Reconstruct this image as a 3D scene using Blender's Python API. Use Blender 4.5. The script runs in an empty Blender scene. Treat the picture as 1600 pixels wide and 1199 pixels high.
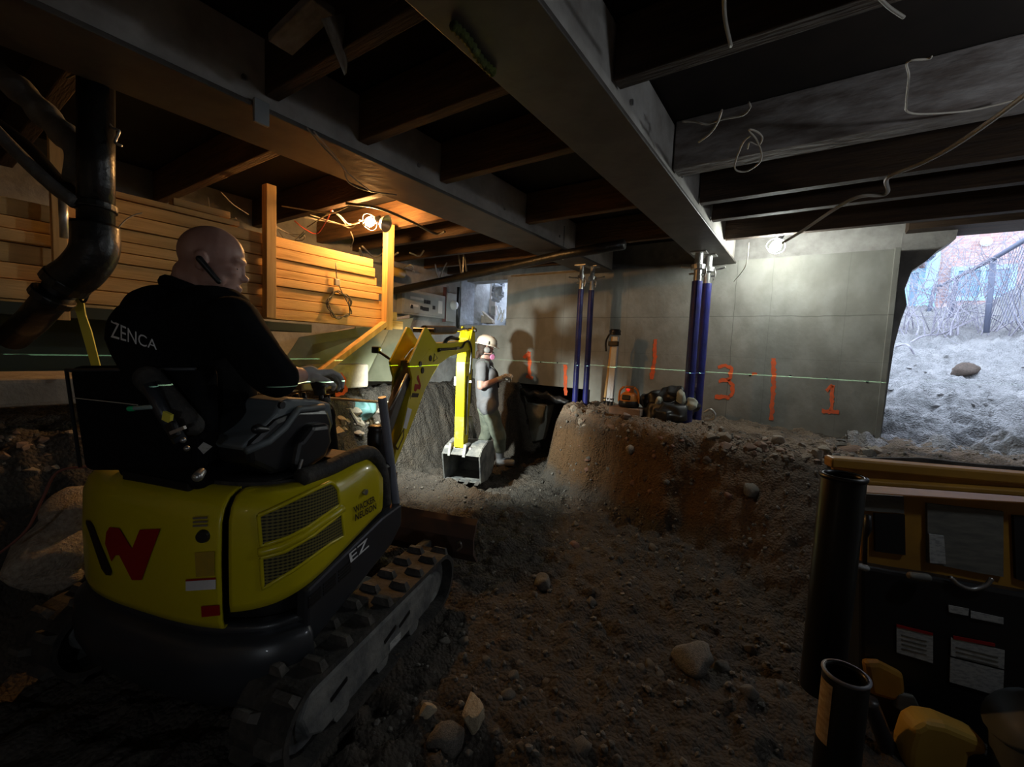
import bpy, bmesh, math, random
import numpy as np
from mathutils import Vector, Matrix, noise
V = Vector
random.seed(7)
SC = bpy.context.scene
COL = SC.collection
PI = math.pi

# ------------------------------------------------------------------ camera geometry (metres, Z up)
F_PX, CX, CY = 674.0, 800.0, 599.5
CAM = V((0, 0, 1.59))
def _n(v): return V(v).normalized()
_yc = _n((1267 - CX, 567 - CY, F_PX))
_xc = -_n((-181 - CX, 505 - CY, F_PX))
_xc = _n(_xc - _yc * _xc.dot(_yc))
_zc = _xc.cross(_yc)
if _zc.y > 0: _zc = -_zc
RM = Matrix((_xc, _yc, _zc))            # camera coords (right, down, forward) -> world
def ray(u, v): return RM @ V(((u - CX) / F_PX, (v - CY) / F_PX, 1))
def at_y(u, v, y): d = ray(u, v); return CAM + d * (y / d.y)
def at_x(u, v, x): d = ray(u, v); return CAM + d * (x / d.x)
def at_z(u, v, z): d = ray(u, v); return CAM + d * ((z - CAM.z) / d.z)
def at_d(u, v, D): return CAM + ray(u, v) * D

cd = bpy.data.cameras.new('camera'); cam = bpy.data.objects.new('camera', cd); COL.objects.link(cam)
right, down, fwd = RM @ V((1, 0, 0)), RM @ V((0, 1, 0)), RM @ V((0, 0, 1))
m3 = Matrix((right, -down, -fwd)).transposed()
cam.matrix_world = Matrix.Translation(CAM) @ m3.to_4x4()
cd.sensor_width = 36; cd.sensor_fit = 'HORIZONTAL'; cd.lens = F_PX / 1600 * 36; cd.clip_start = .02; cd.clip_end = 200
SC.camera = cam

# ------------------------------------------------------------------ materials
def mat(name, col, col2=None, rough=.6, metal=0., scale=6., bump=0., bscale=30., stretch=(1, 1, 1), spec=.5,
        emit=None, estr=0., coat=0., detail=5., lo=.35, hi=.65, col3=None, trans=0.):
    m = bpy.data.materials.new(name); m.use_nodes = True
    nt = m.node_tree; N = nt.nodes; L = nt.links; b = N['Principled BSDF']
    b.inputs['Base Color'].default_value = (*col, 1); b.inputs['Roughness'].default_value = rough
    b.inputs['Metallic'].default_value = metal; b.inputs['Specular IOR Level'].default_value = spec
    b.inputs['Coat Weight'].default_value = coat
    b.inputs['Transmission Weight'].default_value = trans
    tc = N.new('ShaderNodeTexCoord'); mp = N.new('ShaderNodeMapping'); mp.inputs['Scale'].default_value = stretch
    L.new(tc.outputs['Object'], mp.inputs['Vector'])
    if col2:
        n = N.new('ShaderNodeTexNoise'); n.inputs['Scale'].default_value = scale; n.inputs['Detail'].default_value = detail
        n.inputs['Roughness'].default_value = .6
        r = N.new('ShaderNodeValToRGB'); e = r.color_ramp.elements
        e[0].position = lo; e[1].position = hi; e[0].color = (*col, 1); e[1].color = (*col2, 1)
        if col3: q = e.new((lo + hi) / 2); q.color = (*col3, 1)
        L.new(mp.outputs[0], n.inputs['Vector']); L.new(n.outputs[0], r.inputs[0]); L.new(r.outputs[0], b.inputs['Base Color'])
    if bump:
        n2 = N.new('ShaderNodeTexNoise'); n2.inputs['Scale'].default_value = bscale; n2.inputs['Detail'].default_value = 6
        bp = N.new('ShaderNodeBump'); bp.inputs['Strength'].default_value = min(1, bump); bp.inputs['Distance'].default_value = .02
        L.new(mp.outputs[0], n2.inputs['Vector']); L.new(n2.outputs[0], bp.inputs['Height']); L.new(bp.outputs[0], b.inputs['Normal'])
    if emit:
        b.inputs['Emission Color'].default_value = (*emit, 1); b.inputs['Emission Strength'].default_value = estr
    return m
def nodes(m): return m.node_tree.nodes, m.node_tree.links, m.node_tree.nodes['Principled BSDF']

M = {}
M['yellow'] = mat('machine_yellow', (.60, .50, .006), (.55, .45, .008), rough=.3, scale=3, coat=.4)
M['yellowdirty'] = mat('worn_yellow', (.72, .58, .02), (.35, .30, .14), rough=.5, scale=9, lo=.5, hi=.75)
M['dark'] = mat('charcoal_panel', (.030, .033, .040), (.022, .024, .028), rough=.38, scale=4, coat=.15)
M['black'] = mat('black_plastic', (.012, .012, .013), rough=.35)
M['rubber'] = mat('black_rubber', (.02, .02, .02), (.07, .06, .05), rough=.8, scale=14, bump=.4, bscale=40, lo=.4, hi=.8)
M['mudmetal'] = mat('mud_caked_steel', (.20, .20, .185), (.07, .075, .08), rough=.75, scale=7, bump=.4, bscale=25)
M['steel'] = mat('bare_steel', (.45, .45, .44), (.30, .29, .28), rough=.35, metal=.8, scale=10)
M['chrome'] = mat('chrome_rod', (.7, .7, .7), rough=.15, metal=1)
M['console'] = mat('console_grey', (.13, .15, .16), (.10, .115, .125), rough=.5, scale=5)
M['pole'] = mat('grey_paint', (.24, .25, .30), (.18, .19, .22), rough=.45, scale=8)
M['cylbarrel'] = mat('dark_cylinder_paint', (.10, .085, .07), (.06, .05, .045), rough=.5, scale=8)
M['deckmud'] = mat('muddy_deck', (.22, .15, .11), (.12, .085, .06), rough=.7, scale=8, bump=.3)
M['bladered'] = mat('rusty_blade', (.10, .05, .035), (.05, .035, .03), rough=.7, scale=6)
M['red'] = mat('decal_red', (.30, .006, .006), rough=.45)
M['decalblack'] = mat('decal_black', (.02, .012, .01), rough=.5)
M['white'] = mat('decal_white', (.75, .75, .75), (.6, .6, .62), rough=.5)
M['sticker'] = mat('sticker_paper', (.42, .43, .42), (.27, .28, .28), rough=.6, scale=40, lo=.45, hi=.6, stretch=(1, 1, 3))
M['tagyellow'] = mat('tag_yellow', (.9, .8, .08), (.8, .7, .1), rough=.5, emit=None)
M['fabricblack'] = mat('black_cotton', (.006, .006, .007), (.009, .009, .010), rough=.95, spec=.1, scale=30)
M['skin'] = mat('skin', (.52, .30, .24), (.46, .25, .20), rough=.5, scale=14)
M['glove'] = mat('grey_glove', (.60, .57, .53), (.45, .42, .39), rough=.85, scale=20)
M['glovepalm'] = mat('dark_glove_palm', (.02, .02, .02), rough=.7)
M['tee'] = mat('grey_tshirt', (.17, .175, .19), (.14, .145, .16), rough=.9, scale=8, bump=.4, bscale=16)
M['pants'] = mat('grey_green_trousers', (.22, .25, .20), (.15, .175, .14), rough=.9, scale=7, bump=.6, bscale=14)
M['boot'] = mat('muddy_rubber_boots', (.33, .36, .40), (.23, .24, .26), rough=.6, scale=9)
M['hat'] = mat('cream_helmet', (.80, .74, .64), rough=.35)
M['hair'] = mat('dark_hair', (.03, .02, .015), (.05, .03, .02), rough=.7, scale=40)
M['pink'] = mat('pink_filter', (.75, .25, .45), rough=.6)
M['mask'] = mat('grey_respirator', (.25, .25, .25), rough=.5)
M['lumber'] = mat('fresh_lumber', (.72, .46, .19), (.52, .30, .10), rough=.7, scale=2.2, stretch=(14, .9, 14), bump=.15, bscale=8, col3=(.66, .41, .16))
M['lumberv'] = mat('fresh_lumber_upright', (.72, .47, .20), (.52, .31, .11), rough=.7, scale=2.2, stretch=(14, 14, .9))
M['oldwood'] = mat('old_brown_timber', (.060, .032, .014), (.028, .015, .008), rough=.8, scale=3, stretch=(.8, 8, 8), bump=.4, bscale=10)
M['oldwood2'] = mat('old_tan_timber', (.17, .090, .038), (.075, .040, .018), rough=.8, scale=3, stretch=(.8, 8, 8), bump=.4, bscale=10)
M['greytimber'] = mat('grey_dusty_timber', (.32, .295, .28), (.15, .12, .105), rough=.85, scale=4, stretch=(1.2, 3, 4), bump=.5, bscale=9)
M['beam'] = mat('grey_painted_steel', (.12, .105, .092), (.07, .06, .052), rough=.55, scale=3, bump=.15, bscale=10)
M['beamweb'] = mat('lit_pale_web', (.60, .58, .54), (.30, .27, .24), rough=.8, scale=4, bump=.2, bscale=12, lo=.3, hi=.75)  # lit look of the web is in its colour, paler than the flange
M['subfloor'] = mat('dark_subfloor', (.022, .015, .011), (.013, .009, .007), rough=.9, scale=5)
M['iron'] = mat('tarred_iron_pipe', (.012, .012, .012), (.04, .035, .03), rough=.35, scale=9, bump=.3, bscale=20, lo=.5, hi=.8)
M['lagging'] = mat('grey_pipe_lagging', (.22, .22, .21), (.12, .12, .12), rough=.85, scale=7, bump=.7, bscale=14)
M['blue'] = mat('blue_prop_paint', (.022, .026, .20), (.015, .018, .11), rough=.35, scale=10, coat=.3)
M['galv'] = mat('galvanised_steel', (.62, .62, .60), (.42, .42, .41), rough=.35, metal=.7, scale=14)
M['alu'] = mat('aluminium', (.78, .82, .88), (.66, .70, .76), rough=.45, metal=0., scale=8)
M['orange'] = mat('laser_orange', (.70, .25, .04), rough=.45)
M['redlamp'] = mat('red_beacon', (.9, .05, .03), rough=.3, emit=(1, .03, .02), estr=.5)
M['bag'] = mat('black_nylon', (.012, .012, .013), (.02, .02, .02), rough=.45, scale=10)
M['bagwhite'] = mat('pale_lining', (.5, .52, .42), (.35, .36, .3), rough=.8, scale=10)
M['panelgrey'] = mat('panel_grey', (.34, .37, .38), (.28, .30, .31), rough=.45, scale=5)
M['cable'] = mat('white_cable', (.55, .50, .42), rough=.55)
M['cabledim'] = mat('dirty_cable', (.32, .29, .24), rough=.6)
M['cablered'] = mat('red_cable', (.5, .08, .05), rough=.5)
M['cabledark'] = mat('dark_cord', (.09, .085, .07), rough=.5)
M['glassgrey'] = mat('meter_glass', (.6, .62, .62), rough=.2)
M['olive'] = mat('olive_board', (.26, .27, .19), (.18, .19, .13), rough=.6, scale=3)
M['olived'] = mat('dark_green_board', (.035, .045, .03), rough=.7)
M['muddyrubber'] = mat('muddy_rubber', (.045, .042, .038), (.13, .115, .10), rough=.9, scale=9, bump=.8, bscale=22, lo=.45, hi=.75)
M['rock'] = mat('grey_stone', (.20, .185, .16), (.10, .095, .085), rough=.85, scale=8, bump=.6, bscale=18)
M['mudrock'] = mat('mud_clod', (.34, .325, .32), (.22, .21, .21), rough=.9, scale=8, bump=.6, bscale=18)
M['rockbrown'] = mat('brown_stone', (.12, .08, .06), (.06, .045, .035), rough=.9, scale=8, bump=.6)
M['rockpale'] = mat('pale_stone', (.48, .42, .34), (.28, .23, .18), rough=.9, scale=7, bump=.7, bscale=16)
M['rocktan'] = mat('tan_stone', (.42, .36, .25), (.28, .24, .17), rough=.85, scale=6, bump=.4, bscale=12)
M['rockred'] = mat('reddish_stone', (.26, .14, .10), (.17, .10, .08), rough=.85, scale=6, bump=.4)
M['brickpaver'] = mat('dusty_brick', (.30, .20, .15), (.22, .16, .12), rough=.85, scale=8, bump=.4)
M['concretepale'] = mat('pale_concrete', (.46, .40, .33), (.32, .27, .22), rough=.9, scale=6, bump=.5, bscale=20)
M['teal'] = mat('teal_sack', (.10, .22, .22), (.06, .14, .14), rough=.7, scale=9)
M['spray'] = mat('orange_spray', (.80, .13, .035), (.55, .12, .06), rough=.8, scale=18, lo=.45, hi=.75)
M['plasticsheet'] = mat('black_plastic_sheet', (.015, .015, .016), rough=.35, bump=.8, bscale=14)
M['oryellow'] = mat('ochre_machine_paint', (.40, .20, .022), (.28, .14, .02), rough=.5, scale=5)
M['ochrelite'] = mat('pale_ochre_plastic', (.50, .33, .06), (.45, .28, .05), rough=.5, scale=4)
M['gridgrey'] = mat('worn_grey_plate', (.17, .165, .14), (.10, .10, .09), rough=.7, scale=9, stretch=(1, 1, 5))
M['fence'] = mat('weathered_fence', (.10, .11, .16), rough=.6)
M['branch'] = mat('bare_branches', (.34, .32, .36), (.22, .2, .24), rough=.9, scale=10)
M['extblue'] = mat('blue_trim', (.30, .48, .60), rough=.6)
M['extpane'] = mat('window_pane', (.16, .26, .38), rough=.15)
M['green'] = mat('green_tip', (.02, .5, .2), rough=.3)
M['clear'] = mat('clear_tube', (.30, .42, .42), rough=.15)
M['bulbwarm'] = mat('bulb_glass_warm', (1, .8, .5), emit=(1, .50, .16), estr=1.)
M['bulbwhite'] = mat('bulb_glass_white', (1, 1, 1), emit=(.95, 1., .93), estr=1.)
M['addedlens'] = mat('added_light_lens', (1, 1, 1), emit=(.93, 1, .92), estr=12.)
M['plank'] = mat('weathered_plank', (.42, .38, .36), (.30, .27, .26), rough=.85, scale=4, stretch=(6, 6, .7))
M['shiny'] = mat('crumpled_plastic', (.35, .37, .42), (.22, .24, .28), rough=.35, scale=8)
M['reveal'] = mat('plaster_reveal', (.46, .50, .58), (.34, .37, .44), rough=.9, scale=14, bump=.7, bscale=24)

def dirt_mat(name, a, b, c, bump=1.):
    m = mat(name, a, b, rough=.92, scale=2.2, col3=c, detail=9, lo=.3, hi=.72, spec=.25)
    N, L, bs = nodes(m)
    tc = N.new('ShaderNodeTexCoord')
    n1 = N.new('ShaderNodeTexNoise'); n1.inputs['Scale'].default_value = 13; n1.inputs['Detail'].default_value = 8; n1.inputs['Roughness'].default_value = .65
    v1 = N.new('ShaderNodeTexVoronoi'); v1.inputs['Scale'].default_value = 55
    ad = N.new('ShaderNodeMath'); ad.operation = 'SUBTRACT'
    bp = N.new('ShaderNodeBump'); bp.inputs['Strength'].default_value = bump; bp.inputs['Distance'].default_value = .045
    L.new(tc.outputs['Object'], n1.inputs['Vector']); L.new(tc.outputs['Object'], v1.inputs['Vector'])
    vm = N.new('ShaderNodeMath'); vm.operation = 'MULTIPLY'; vm.inputs[1].default_value = .35; L.new(v1.outputs['Distance'], vm.inputs[0]); L.new(n1.outputs[0], ad.inputs[0]); L.new(vm.outputs[0], ad.inputs[1])
    L.new(ad.outputs[0], bp.inputs['Height']); L.new(bp.outputs[0], bs.inputs['Normal'])
    return m
M['dirt'] = dirt_mat('excavated_dirt', (.060, .054, .048), (.105, .085, .066), (.080, .070, .060))
def layer_dirt():      # brown subsoil showing in the cut face of the berm
    m = M['dirt']; N, L, b = nodes(m); base = b.inputs['Base Color'].links[0].from_socket
    tc = N.new('ShaderNodeTexCoord'); sp = N.new('ShaderNodeSeparateXYZ'); L.new(tc.outputs['Object'], sp.inputs[0])
    nz = N.new('ShaderNodeTexNoise'); nz.inputs['Scale'].default_value = 3; L.new(tc.outputs['Object'], nz.inputs['Vector'])
    ad = N.new('ShaderNodeMath'); ad.operation = 'MULTIPLY_ADD'; L.new(nz.outputs[0], ad.inputs[0]); ad.inputs[1].default_value = .35; L.new(sp.outputs['Z'], ad.inputs[2])
    r = N.new('ShaderNodeValToRGB'); e = r.color_ramp.elements; e[0].position = .30; e[0].color = (0, 0, 0, 1); e[1].position = .46; e[1].color = (1, 1, 1, 1)
    q = e.new(.84); q.color = (1, 1, 1, 1); q = e.new(1.); q.color = (.35, .35, .35, 1)
    L.new(ad.outputs[0], r.inputs[0])
    mx = N.new('ShaderNodeMapRange'); mx.inputs['From Min'].default_value = .25; mx.inputs['From Max'].default_value = -.55; mx.inputs['To Max'].default_value = .9; L.new(sp.outputs['X'], mx.inputs['Value'])
    mu = N.new('ShaderNodeMath'); mu.operation = 'MULTIPLY'; L.new(r.outputs[0], mu.inputs[0]); L.new(mx.outputs[0], mu.inputs[1])
    mi = N.new('ShaderNodeMix'); mi.data_type = 'RGBA'; L.new(mu.outputs[0], mi.inputs['Factor']); L.new(base, mi.inputs[6]); mi.inputs[7].default_value = (.125, .072, .034, 1)
    lx = N.new('ShaderNodeMapRange'); lx.inputs['From Min'].default_value = -2.95; lx.inputs['From Max'].default_value = -2.5; L.new(sp.outputs['X'], lx.inputs['Value'])
    m2 = N.new('ShaderNodeMath'); m2.operation = 'MULTIPLY'; L.new(mu.outputs[0], m2.inputs[0]); L.new(lx.outputs[0], m2.inputs[1]); L.new(m2.outputs[0], mi.inputs['Factor'])
    cr = N.new('ShaderNodeMapRange'); cr.inputs['From Min'].default_value = .96; cr.inputs['From Max'].default_value = 1.06; cr.inputs['To Max'].default_value = .85; L.new(ad.outputs[0], cr.inputs['Value'])
    c2 = N.new('ShaderNodeMath'); c2.operation = 'MULTIPLY'; L.new(cr.outputs[0], c2.inputs[0]); L.new(lx.outputs[0], c2.inputs[1])
    m3_ = N.new('ShaderNodeMix'); m3_.data_type = 'RGBA'; L.new(c2.outputs[0], m3_.inputs['Factor']); L.new(mi.outputs[2], m3_.inputs[6]); m3_.inputs[7].default_value = (.24, .18, .13, 1)
    L.new(m3_.outputs[2], b.inputs['Base Color'])
layer_dirt()
M['mud'] = dirt_mat('grey_mud', (.20, .195, .195), (.34, .325, .32), (.27, .26, .26))

def concrete_mat():
    m = mat('poured_concrete', (.27, .27, .245), (.19, .19, .172), rough=.85, scale=1.6, detail=9, col3=(.235, .235, .215), lo=.3, hi=.7)
    N, L, b = nodes(m)
    tc = N.new('ShaderNodeTexCoord'); sp = N.new('ShaderNodeSeparateXYZ'); L.new(tc.outputs['Object'], sp.inputs[0])
    base = b.inputs['Base Color'].links[0].from_socket
    prev = None
    def line(axis, pos, w, amt):
        nonlocal prev
        s = N.new('ShaderNodeMath'); s.operation = 'SUBTRACT'; L.new(sp.outputs[axis], s.inputs[0]); s.inputs[1].default_value = pos
        nz = N.new('ShaderNodeTexNoise'); nz.inputs['Scale'].default_value = 4; L.new(tc.outputs['Object'], nz.inputs['Vector'])
        ml = N.new('ShaderNodeMath'); ml.operation = 'MULTIPLY_ADD'; L.new(nz.outputs[0], ml.inputs[0]); ml.inputs[1].default_value = .03; L.new(s.outputs[0], ml.inputs[2])
        sb = N.new('ShaderNodeMath'); sb.operation = 'SUBTRACT'; L.new(ml.outputs[0], sb.inputs[0]); sb.inputs[1].default_value = .015
        a = N.new('ShaderNodeMath'); a.operation = 'ABSOLUTE'; L.new(sb.outputs[0], a.inputs[0])
        c = N.new('ShaderNodeMath'); c.operation = 'LESS_THAN'; L.new(a.outputs[0], c.inputs[0]); c.inputs[1].default_value = w
        k = N.new('ShaderNodeMath'); k.operation = 'MULTIPLY'; L.new(c.outputs[0], k.inputs[0]); k.inputs[1].default_value = amt
        if prev is None: prev = k.outputs[0]
        else:
            mx = N.new('ShaderNodeMath'); mx.operation = 'MAXIMUM'; L.new(prev, mx.inputs[0]); L.new(k.outputs[0], mx.inputs[1]); prev = mx.outputs[0]
    line('Z', 2.085, .005, .45); line('X', -.78, .004, .5); line('X', -.42, .003, .25); line('X', -2.05, .003, .25)
    line('X', -3.0, .004, .3); line('Z', 1.62, .003, .2); line('X', .25, .003, .2)
    mix = N.new('ShaderNodeMix'); mix.data_type = 'RGBA'
    L.new(prev, mix.inputs['Factor']); L.new(base, mix.inputs[6]); mix.inputs[7].default_value = (.06, .06, .055, 1)
    # vertical runs and blotches left by the formwork
    n3 = N.new('ShaderNodeTexNoise'); n3.inputs['Scale'].default_value = 3; n3.inputs['Detail'].default_value = 7
    mp = N.new('ShaderNodeMapping'); mp.inputs['Scale'].default_value = (1.6, 1, 1.); L.new(tc.outputs['Object'], mp.inputs['Vector']); L.new(mp.outputs[0], n3.inputs['Vector'])
    rp = N.new('ShaderNodeValToRGB'); rp.color_ramp.elements[0].position = .42; rp.color_ramp.elements[1].position = .62
    rp.color_ramp.elements[0].color = (.88, .87, .84, 1); rp.color_ramp.elements[1].color = (1.08, 1.08, 1.07, 1)
    L.new(n3.outputs[0], rp.inputs[0])
    mu = N.new('ShaderNodeMix'); mu.data_type = 'RGBA'; mu.blend_type = 'MULTIPLY'; mu.inputs['Factor'].default_value = 1
    L.new(mix.outputs[2], mu.inputs[6]); L.new(rp.outputs[0], mu.inputs[7]); L.new(mu.outputs[2], b.inputs['Base Color'])
    bp = N.new('ShaderNodeBump'); bp.inputs['Strength'].default_value = .35; bp.inputs['Distance'].default_value = .02
    n4 = N.new('ShaderNodeTexNoise'); n4.inputs['Scale'].default_value = 9; n4.inputs['Detail'].default_value = 8
    L.new(mp.outputs[0], n4.inputs['Vector']); L.new(n4.outputs[0], bp.inputs['Height']); L.new(bp.outputs[0], b.inputs['Normal'])
    return m
M['concrete'] = concrete_mat()
M['oldmasonry'] = mat('old_masonry', (.36, .35, .33), (.20, .19, .18), rough=.9, scale=4, bump=.8, bscale=9)
M['stonewall'] = mat('rough_plastered_stone', (.36, .37, .38), (.20, .20, .20), rough=.9, scale=3.2, detail=8, bump=1., bscale=7)

def brick_mat():
    m = mat('pink_brick', (.55, .36, .33), rough=.9)
    N, L, b = nodes(m)
    tc = N.new('ShaderNodeTexCoord'); mp = N.new('ShaderNodeMapping'); mp.inputs['Rotation'].default_value = (PI / 2, 0, 0)
    br = N.new('ShaderNodeTexBrick'); br.inputs['Scale'].default_value = 4
    br.inputs['Color1'].default_value = (.36, .21, .19, 1); br.inputs['Color2'].default_value = (.44, .29, .26, 1); br.inputs['Mortar'].default_value = (.46, .41, .40, 1)
    br.inputs['Mortar Size'].default_value = .015; br.inputs['Row Height'].default_value = .3; br.inputs['Brick Width'].default_value = .9
    L.new(tc.outputs['Object'], mp.inputs['Vector']); L.new(mp.outputs[0], br.inputs['Vector']); L.new(br.outputs['Color'], b.inputs['Base Color'])
    return m
M['brick'] = brick_mat()
def grille_mat():
    m = mat('black_mesh_grille', (.02, .02, .015), rough=.5)
    N, L, b = nodes(m)
    tc = N.new('ShaderNodeTexCoord'); w = N.new('ShaderNodeTexWave'); w.bands_direction = 'Z'; w.inputs['Scale'].default_value = 26; w.inputs['Distortion'].default_value = 0
    w2 = N.new('ShaderNodeTexWave'); w2.bands_direction = 'Y'; w2.inputs['Scale'].default_value = 26
    mn = N.new('ShaderNodeMath'); mn.operation = 'MULTIPLY'
    r = N.new('ShaderNodeValToRGB'); r.color_ramp.elements[0].position = .25; r.color_ramp.elements[1].position = .6
    r.color_ramp.elements[0].color = (.008, .008, .006, 1); r.color_ramp.elements[1].color = (.17, .145, .04, 1)
    L.new(tc.outputs['Object'], w.inputs['Vector']); L.new(tc.outputs['Object'], w2.inputs['Vector'])
    mx = N.new('ShaderNodeMath'); mx.operation = 'MULTIPLY_ADD'; mx.inputs[1].default_value = .35; L.new(w2.outputs[1], mx.inputs[0])
    ml = N.new('ShaderNodeMath'); ml.operation = 'MULTIPLY'; ml.inputs[1].default_value = .65; L.new(w.outputs[1], ml.inputs[0]); L.new(ml.outputs[0], mx.inputs[2])
    L.new(mx.outputs[0], r.inputs[0]); L.new(r.outputs[0], b.inputs['Base Color'])
    return m
M['grille'] = grille_mat()

# ------------------------------------------------------------------ building helpers
MAT4 = {}
def tag(o, label=None, cat=None, group=None, kind=None):
    if label: o['label'] = label
    if cat: o['category'] = cat
    if group: o['group'] = group
    if kind: o['kind'] = kind
    return o
def thing(name, label, cat, loc=(0, 0, 0), rz=0., group=None):
    o = bpy.data.objects.new(name, None); COL.objects.link(o); o.empty_display_size = .1
    o.location = loc; o.rotation_euler = (0, 0, rz)
    MAT4[o.name] = Matrix.Translation(V(loc)) @ Matrix.Rotation(rz, 4, 'Z')
    return tag(o, label, cat, group)

def frame(d):
    d = V(d).normalized(); a = V((0, 0, 1)) if abs(d.z) < .95 else V((1, 0, 0))
    x = a.cross(d).normalized(); return x, d.cross(x), d

class MB:
    def __init__(s): s.bm = bmesh.new()
    def box(s, c, size, rot=None, taper=1.):
        hx, hy, hz = [q / 2 for q in size]; vs = []
        for z in (-hz, hz):
            t = taper if z > 0 else 1
            for x, y in ((-hx, -hy), (hx, -hy), (hx, hy), (-hx, hy)):
                p = V((x * t, y * t, z))
                if rot is not None: p = rot @ p
                vs.append(s.bm.verts.new(p + V(c)))
        for f in ((3, 2, 1, 0), (4, 5, 6, 7), (0, 1, 5, 4), (1, 2, 6, 5), (2, 3, 7, 6), (3, 0, 4, 7)): s.bm.faces.new([vs[i] for i in f])
        return s
    def bar(s, p0, p1, w, h, up=(0, 0, 1)):
        p0, p1 = V(p0), V(p1); d = (p1 - p0).normalized(); u = V(up); x = d.cross(u)
        if x.length < 1e-4: x = d.cross(V((1, 0, 0)))
        x.normalize(); u = x.cross(d)
        vs = [s.bm.verts.new(p + x * (a * w / 2) + u * (b * h / 2)) for p in (p0, p1) for a, b in ((-1, -1), (1, -1), (1, 1), (-1, 1))]
        for f in ((0, 1, 2, 3), (7, 6, 5, 4), (0, 4, 5, 1), (1, 5, 6, 2), (2, 6, 7, 3), (3, 7, 4, 0)): s.bm.faces.new([vs[i] for i in f])
        return s
    def tube(s, pts, r, n=8, cap=True):
        pts = [V(p) for p in pts]; rs = r if isinstance(r, (list, tuple)) else [r] * len(pts)
        rings = []; prev = None
        for i, p in enumerate(pts):
            d = (pts[min(i + 1, len(pts) - 1)] - pts[max(i - 1, 0)])
            if d.length < 1e-9: d = V((0, 0, 1))
            d.normalize()
            if prev is None: x, y, _ = frame(d)
            else:
                x = prev - d * prev.dot(d)
                if x.length < 1e-6: x, y, _ = frame(d)
                x.normalize(); y = d.cross(x)
            prev = x
            rings.append([s.bm.verts.new(p + (x * math.cos(2 * PI * k / n) + y * math.sin(2 * PI * k / n)) * rs[i]) for k in range(n)])
        for a, b in zip(rings, rings[1:]):
            for k in range(n): s.bm.faces.new((a[k], a[(k + 1) % n], b[(k + 1) % n], b[k]))
        if cap:
            s.bm.faces.new(rings[0][::-1]); s.bm.faces.new(rings[-1])
        return s
    def cyl(s, p0, p1, r0, r1=None, n=16): return s.tube([p0, p1], [r0, r0 if r1 is None else r1], n)
    def capsule(s, p0, p1, r0, r1, n=14, sq=None):
        p0, p1 = V(p0), V(p1); d = p1 - p0; L = d.length; d = d / L if L > 1e-6 else V((0, 0, 1))
        pts, rs = [], []
        for k in range(6): a = -PI / 2 + PI / 2 * (k + .15) / 5.15; pts.append(p0 + d * r0 * math.sin(a)); rs.append(r0 * math.cos(a))
        for k in range(6): a = PI / 2 * k / 5.15; pts.append(p1 + d * r1 * math.sin(a)); rs.append(r1 * math.cos(a))
        return s.tube(pts, rs, n)
    def ell(s, c, r, rot=None, u=16, v=10):
        r = V(r) if not isinstance(r, (int, float)) else V((r, r, r))
        res = bmesh.ops.create_uvsphere(s.bm, u_segments=u, v_segments=v, radius=1)
        for q in res['verts']:
            p = V((q.co.x * r.x, q.co.y * r.y, q.co.z * r.z))
            q.co = (rot @ p if rot is not None else p) + V(c)
        return s
    def prism(s, pts_a, pts_b):
        a = [s.bm.verts.new(V(p)) for p in pts_a]; b = [s.bm.verts.new(V(p)) for p in pts_b]; n = len(a)
        s.bm.faces.new(a[::-1]); s.bm.faces.new(b)
        for i in range(n): s.bm.faces.new((a[i], a[(i + 1) % n], b[(i + 1) % n], b[i]))
        return s
    def prism_x(s, yz, x0, x1): return s.prism([(x0, y, z) for y, z in yz], [(x1, y, z) for y, z in yz])
    def prism_y(s, xz, y0, y1): return s.prism([(x, y0, z) for x, z in xz], [(x, y1, z) for x, z in xz])
    def prism_z(s, xy, z0, z1): return s.prism([(x, y, z0) for x, y in xy], [(x, y, z1) for x, y in xy])
    def lathe(s, prof, c, axis=(0, 0, 1), n=20):
        x, y, d = frame(axis); rings = []
        for r, h in prof: rings.append([s.bm.verts.new(V(c) + d * h + (x * math.cos(2 * PI * k / n) + y * math.sin(2 * PI * k / n)) * max(r, 1e-4)) for k in range(n)])
        for a, b in zip(rings, rings[1:]):
            for k in range(n): s.bm.faces.new((a[k], a[(k + 1) % n], b[(k + 1) % n], b[k]))
        return s
    def grid(s, rows):
        vs = [[s.bm.verts.new(V(p)) for p in row] for row in rows]
        for a, b in zip(vs, vs[1:]):
            for i in range(len(a) - 1): s.bm.faces.new((a[i], a[i + 1], b[i + 1], b[i]))
        return s
    def xf(s, m):
        s.bm.transform(m); return s
    def mesh(s, name):
        me = bpy.data.meshes.new(name); bmesh.ops.recalc_face_normals(s.bm, faces=s.bm.faces[:]); s.bm.to_mesh(me); s.bm.free(); return me
    def build(s, name, m, parent=None, smooth=False, bevel=0., seg=2, world=False, remesh=0., smo=0, jit=None, sub=0, thick=0.):
        me = s.mesh(name)
        if remesh or smo or sub or thick:
            o = bpy.data.objects.new('tmp', me); COL.objects.link(o)
            if remesh:
                q = o.modifiers.new('r', 'REMESH'); q.mode = 'VOXEL'; q.voxel_size = remesh
            if thick:
                q = o.modifiers.new('t', 'SOLIDIFY'); q.thickness = thick; q.offset = 0
            if smo:
                q = o.modifiers.new('s', 'SMOOTH'); q.iterations = smo; q.factor = .5
            if sub:
                q = o.modifiers.new('u', 'SUBSURF'); q.levels = sub; q.render_levels = sub
            dg = bpy.context.evaluated_depsgraph_get(); ne = bpy.data.meshes.new_from_object(o.evaluated_get(dg))
            bpy.data.objects.remove(o); bpy.data.meshes.remove(me); me = ne; me.name = name
        if jit: jit(me)
        if parent is not None and world: me.transform(root_matrix(parent).inverted())
        o = bpy.data.objects.new(name, me); COL.objects.link(o)
        me.materials.clear(); me.materials.append(M[m] if isinstance(m, str) else m)
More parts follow.
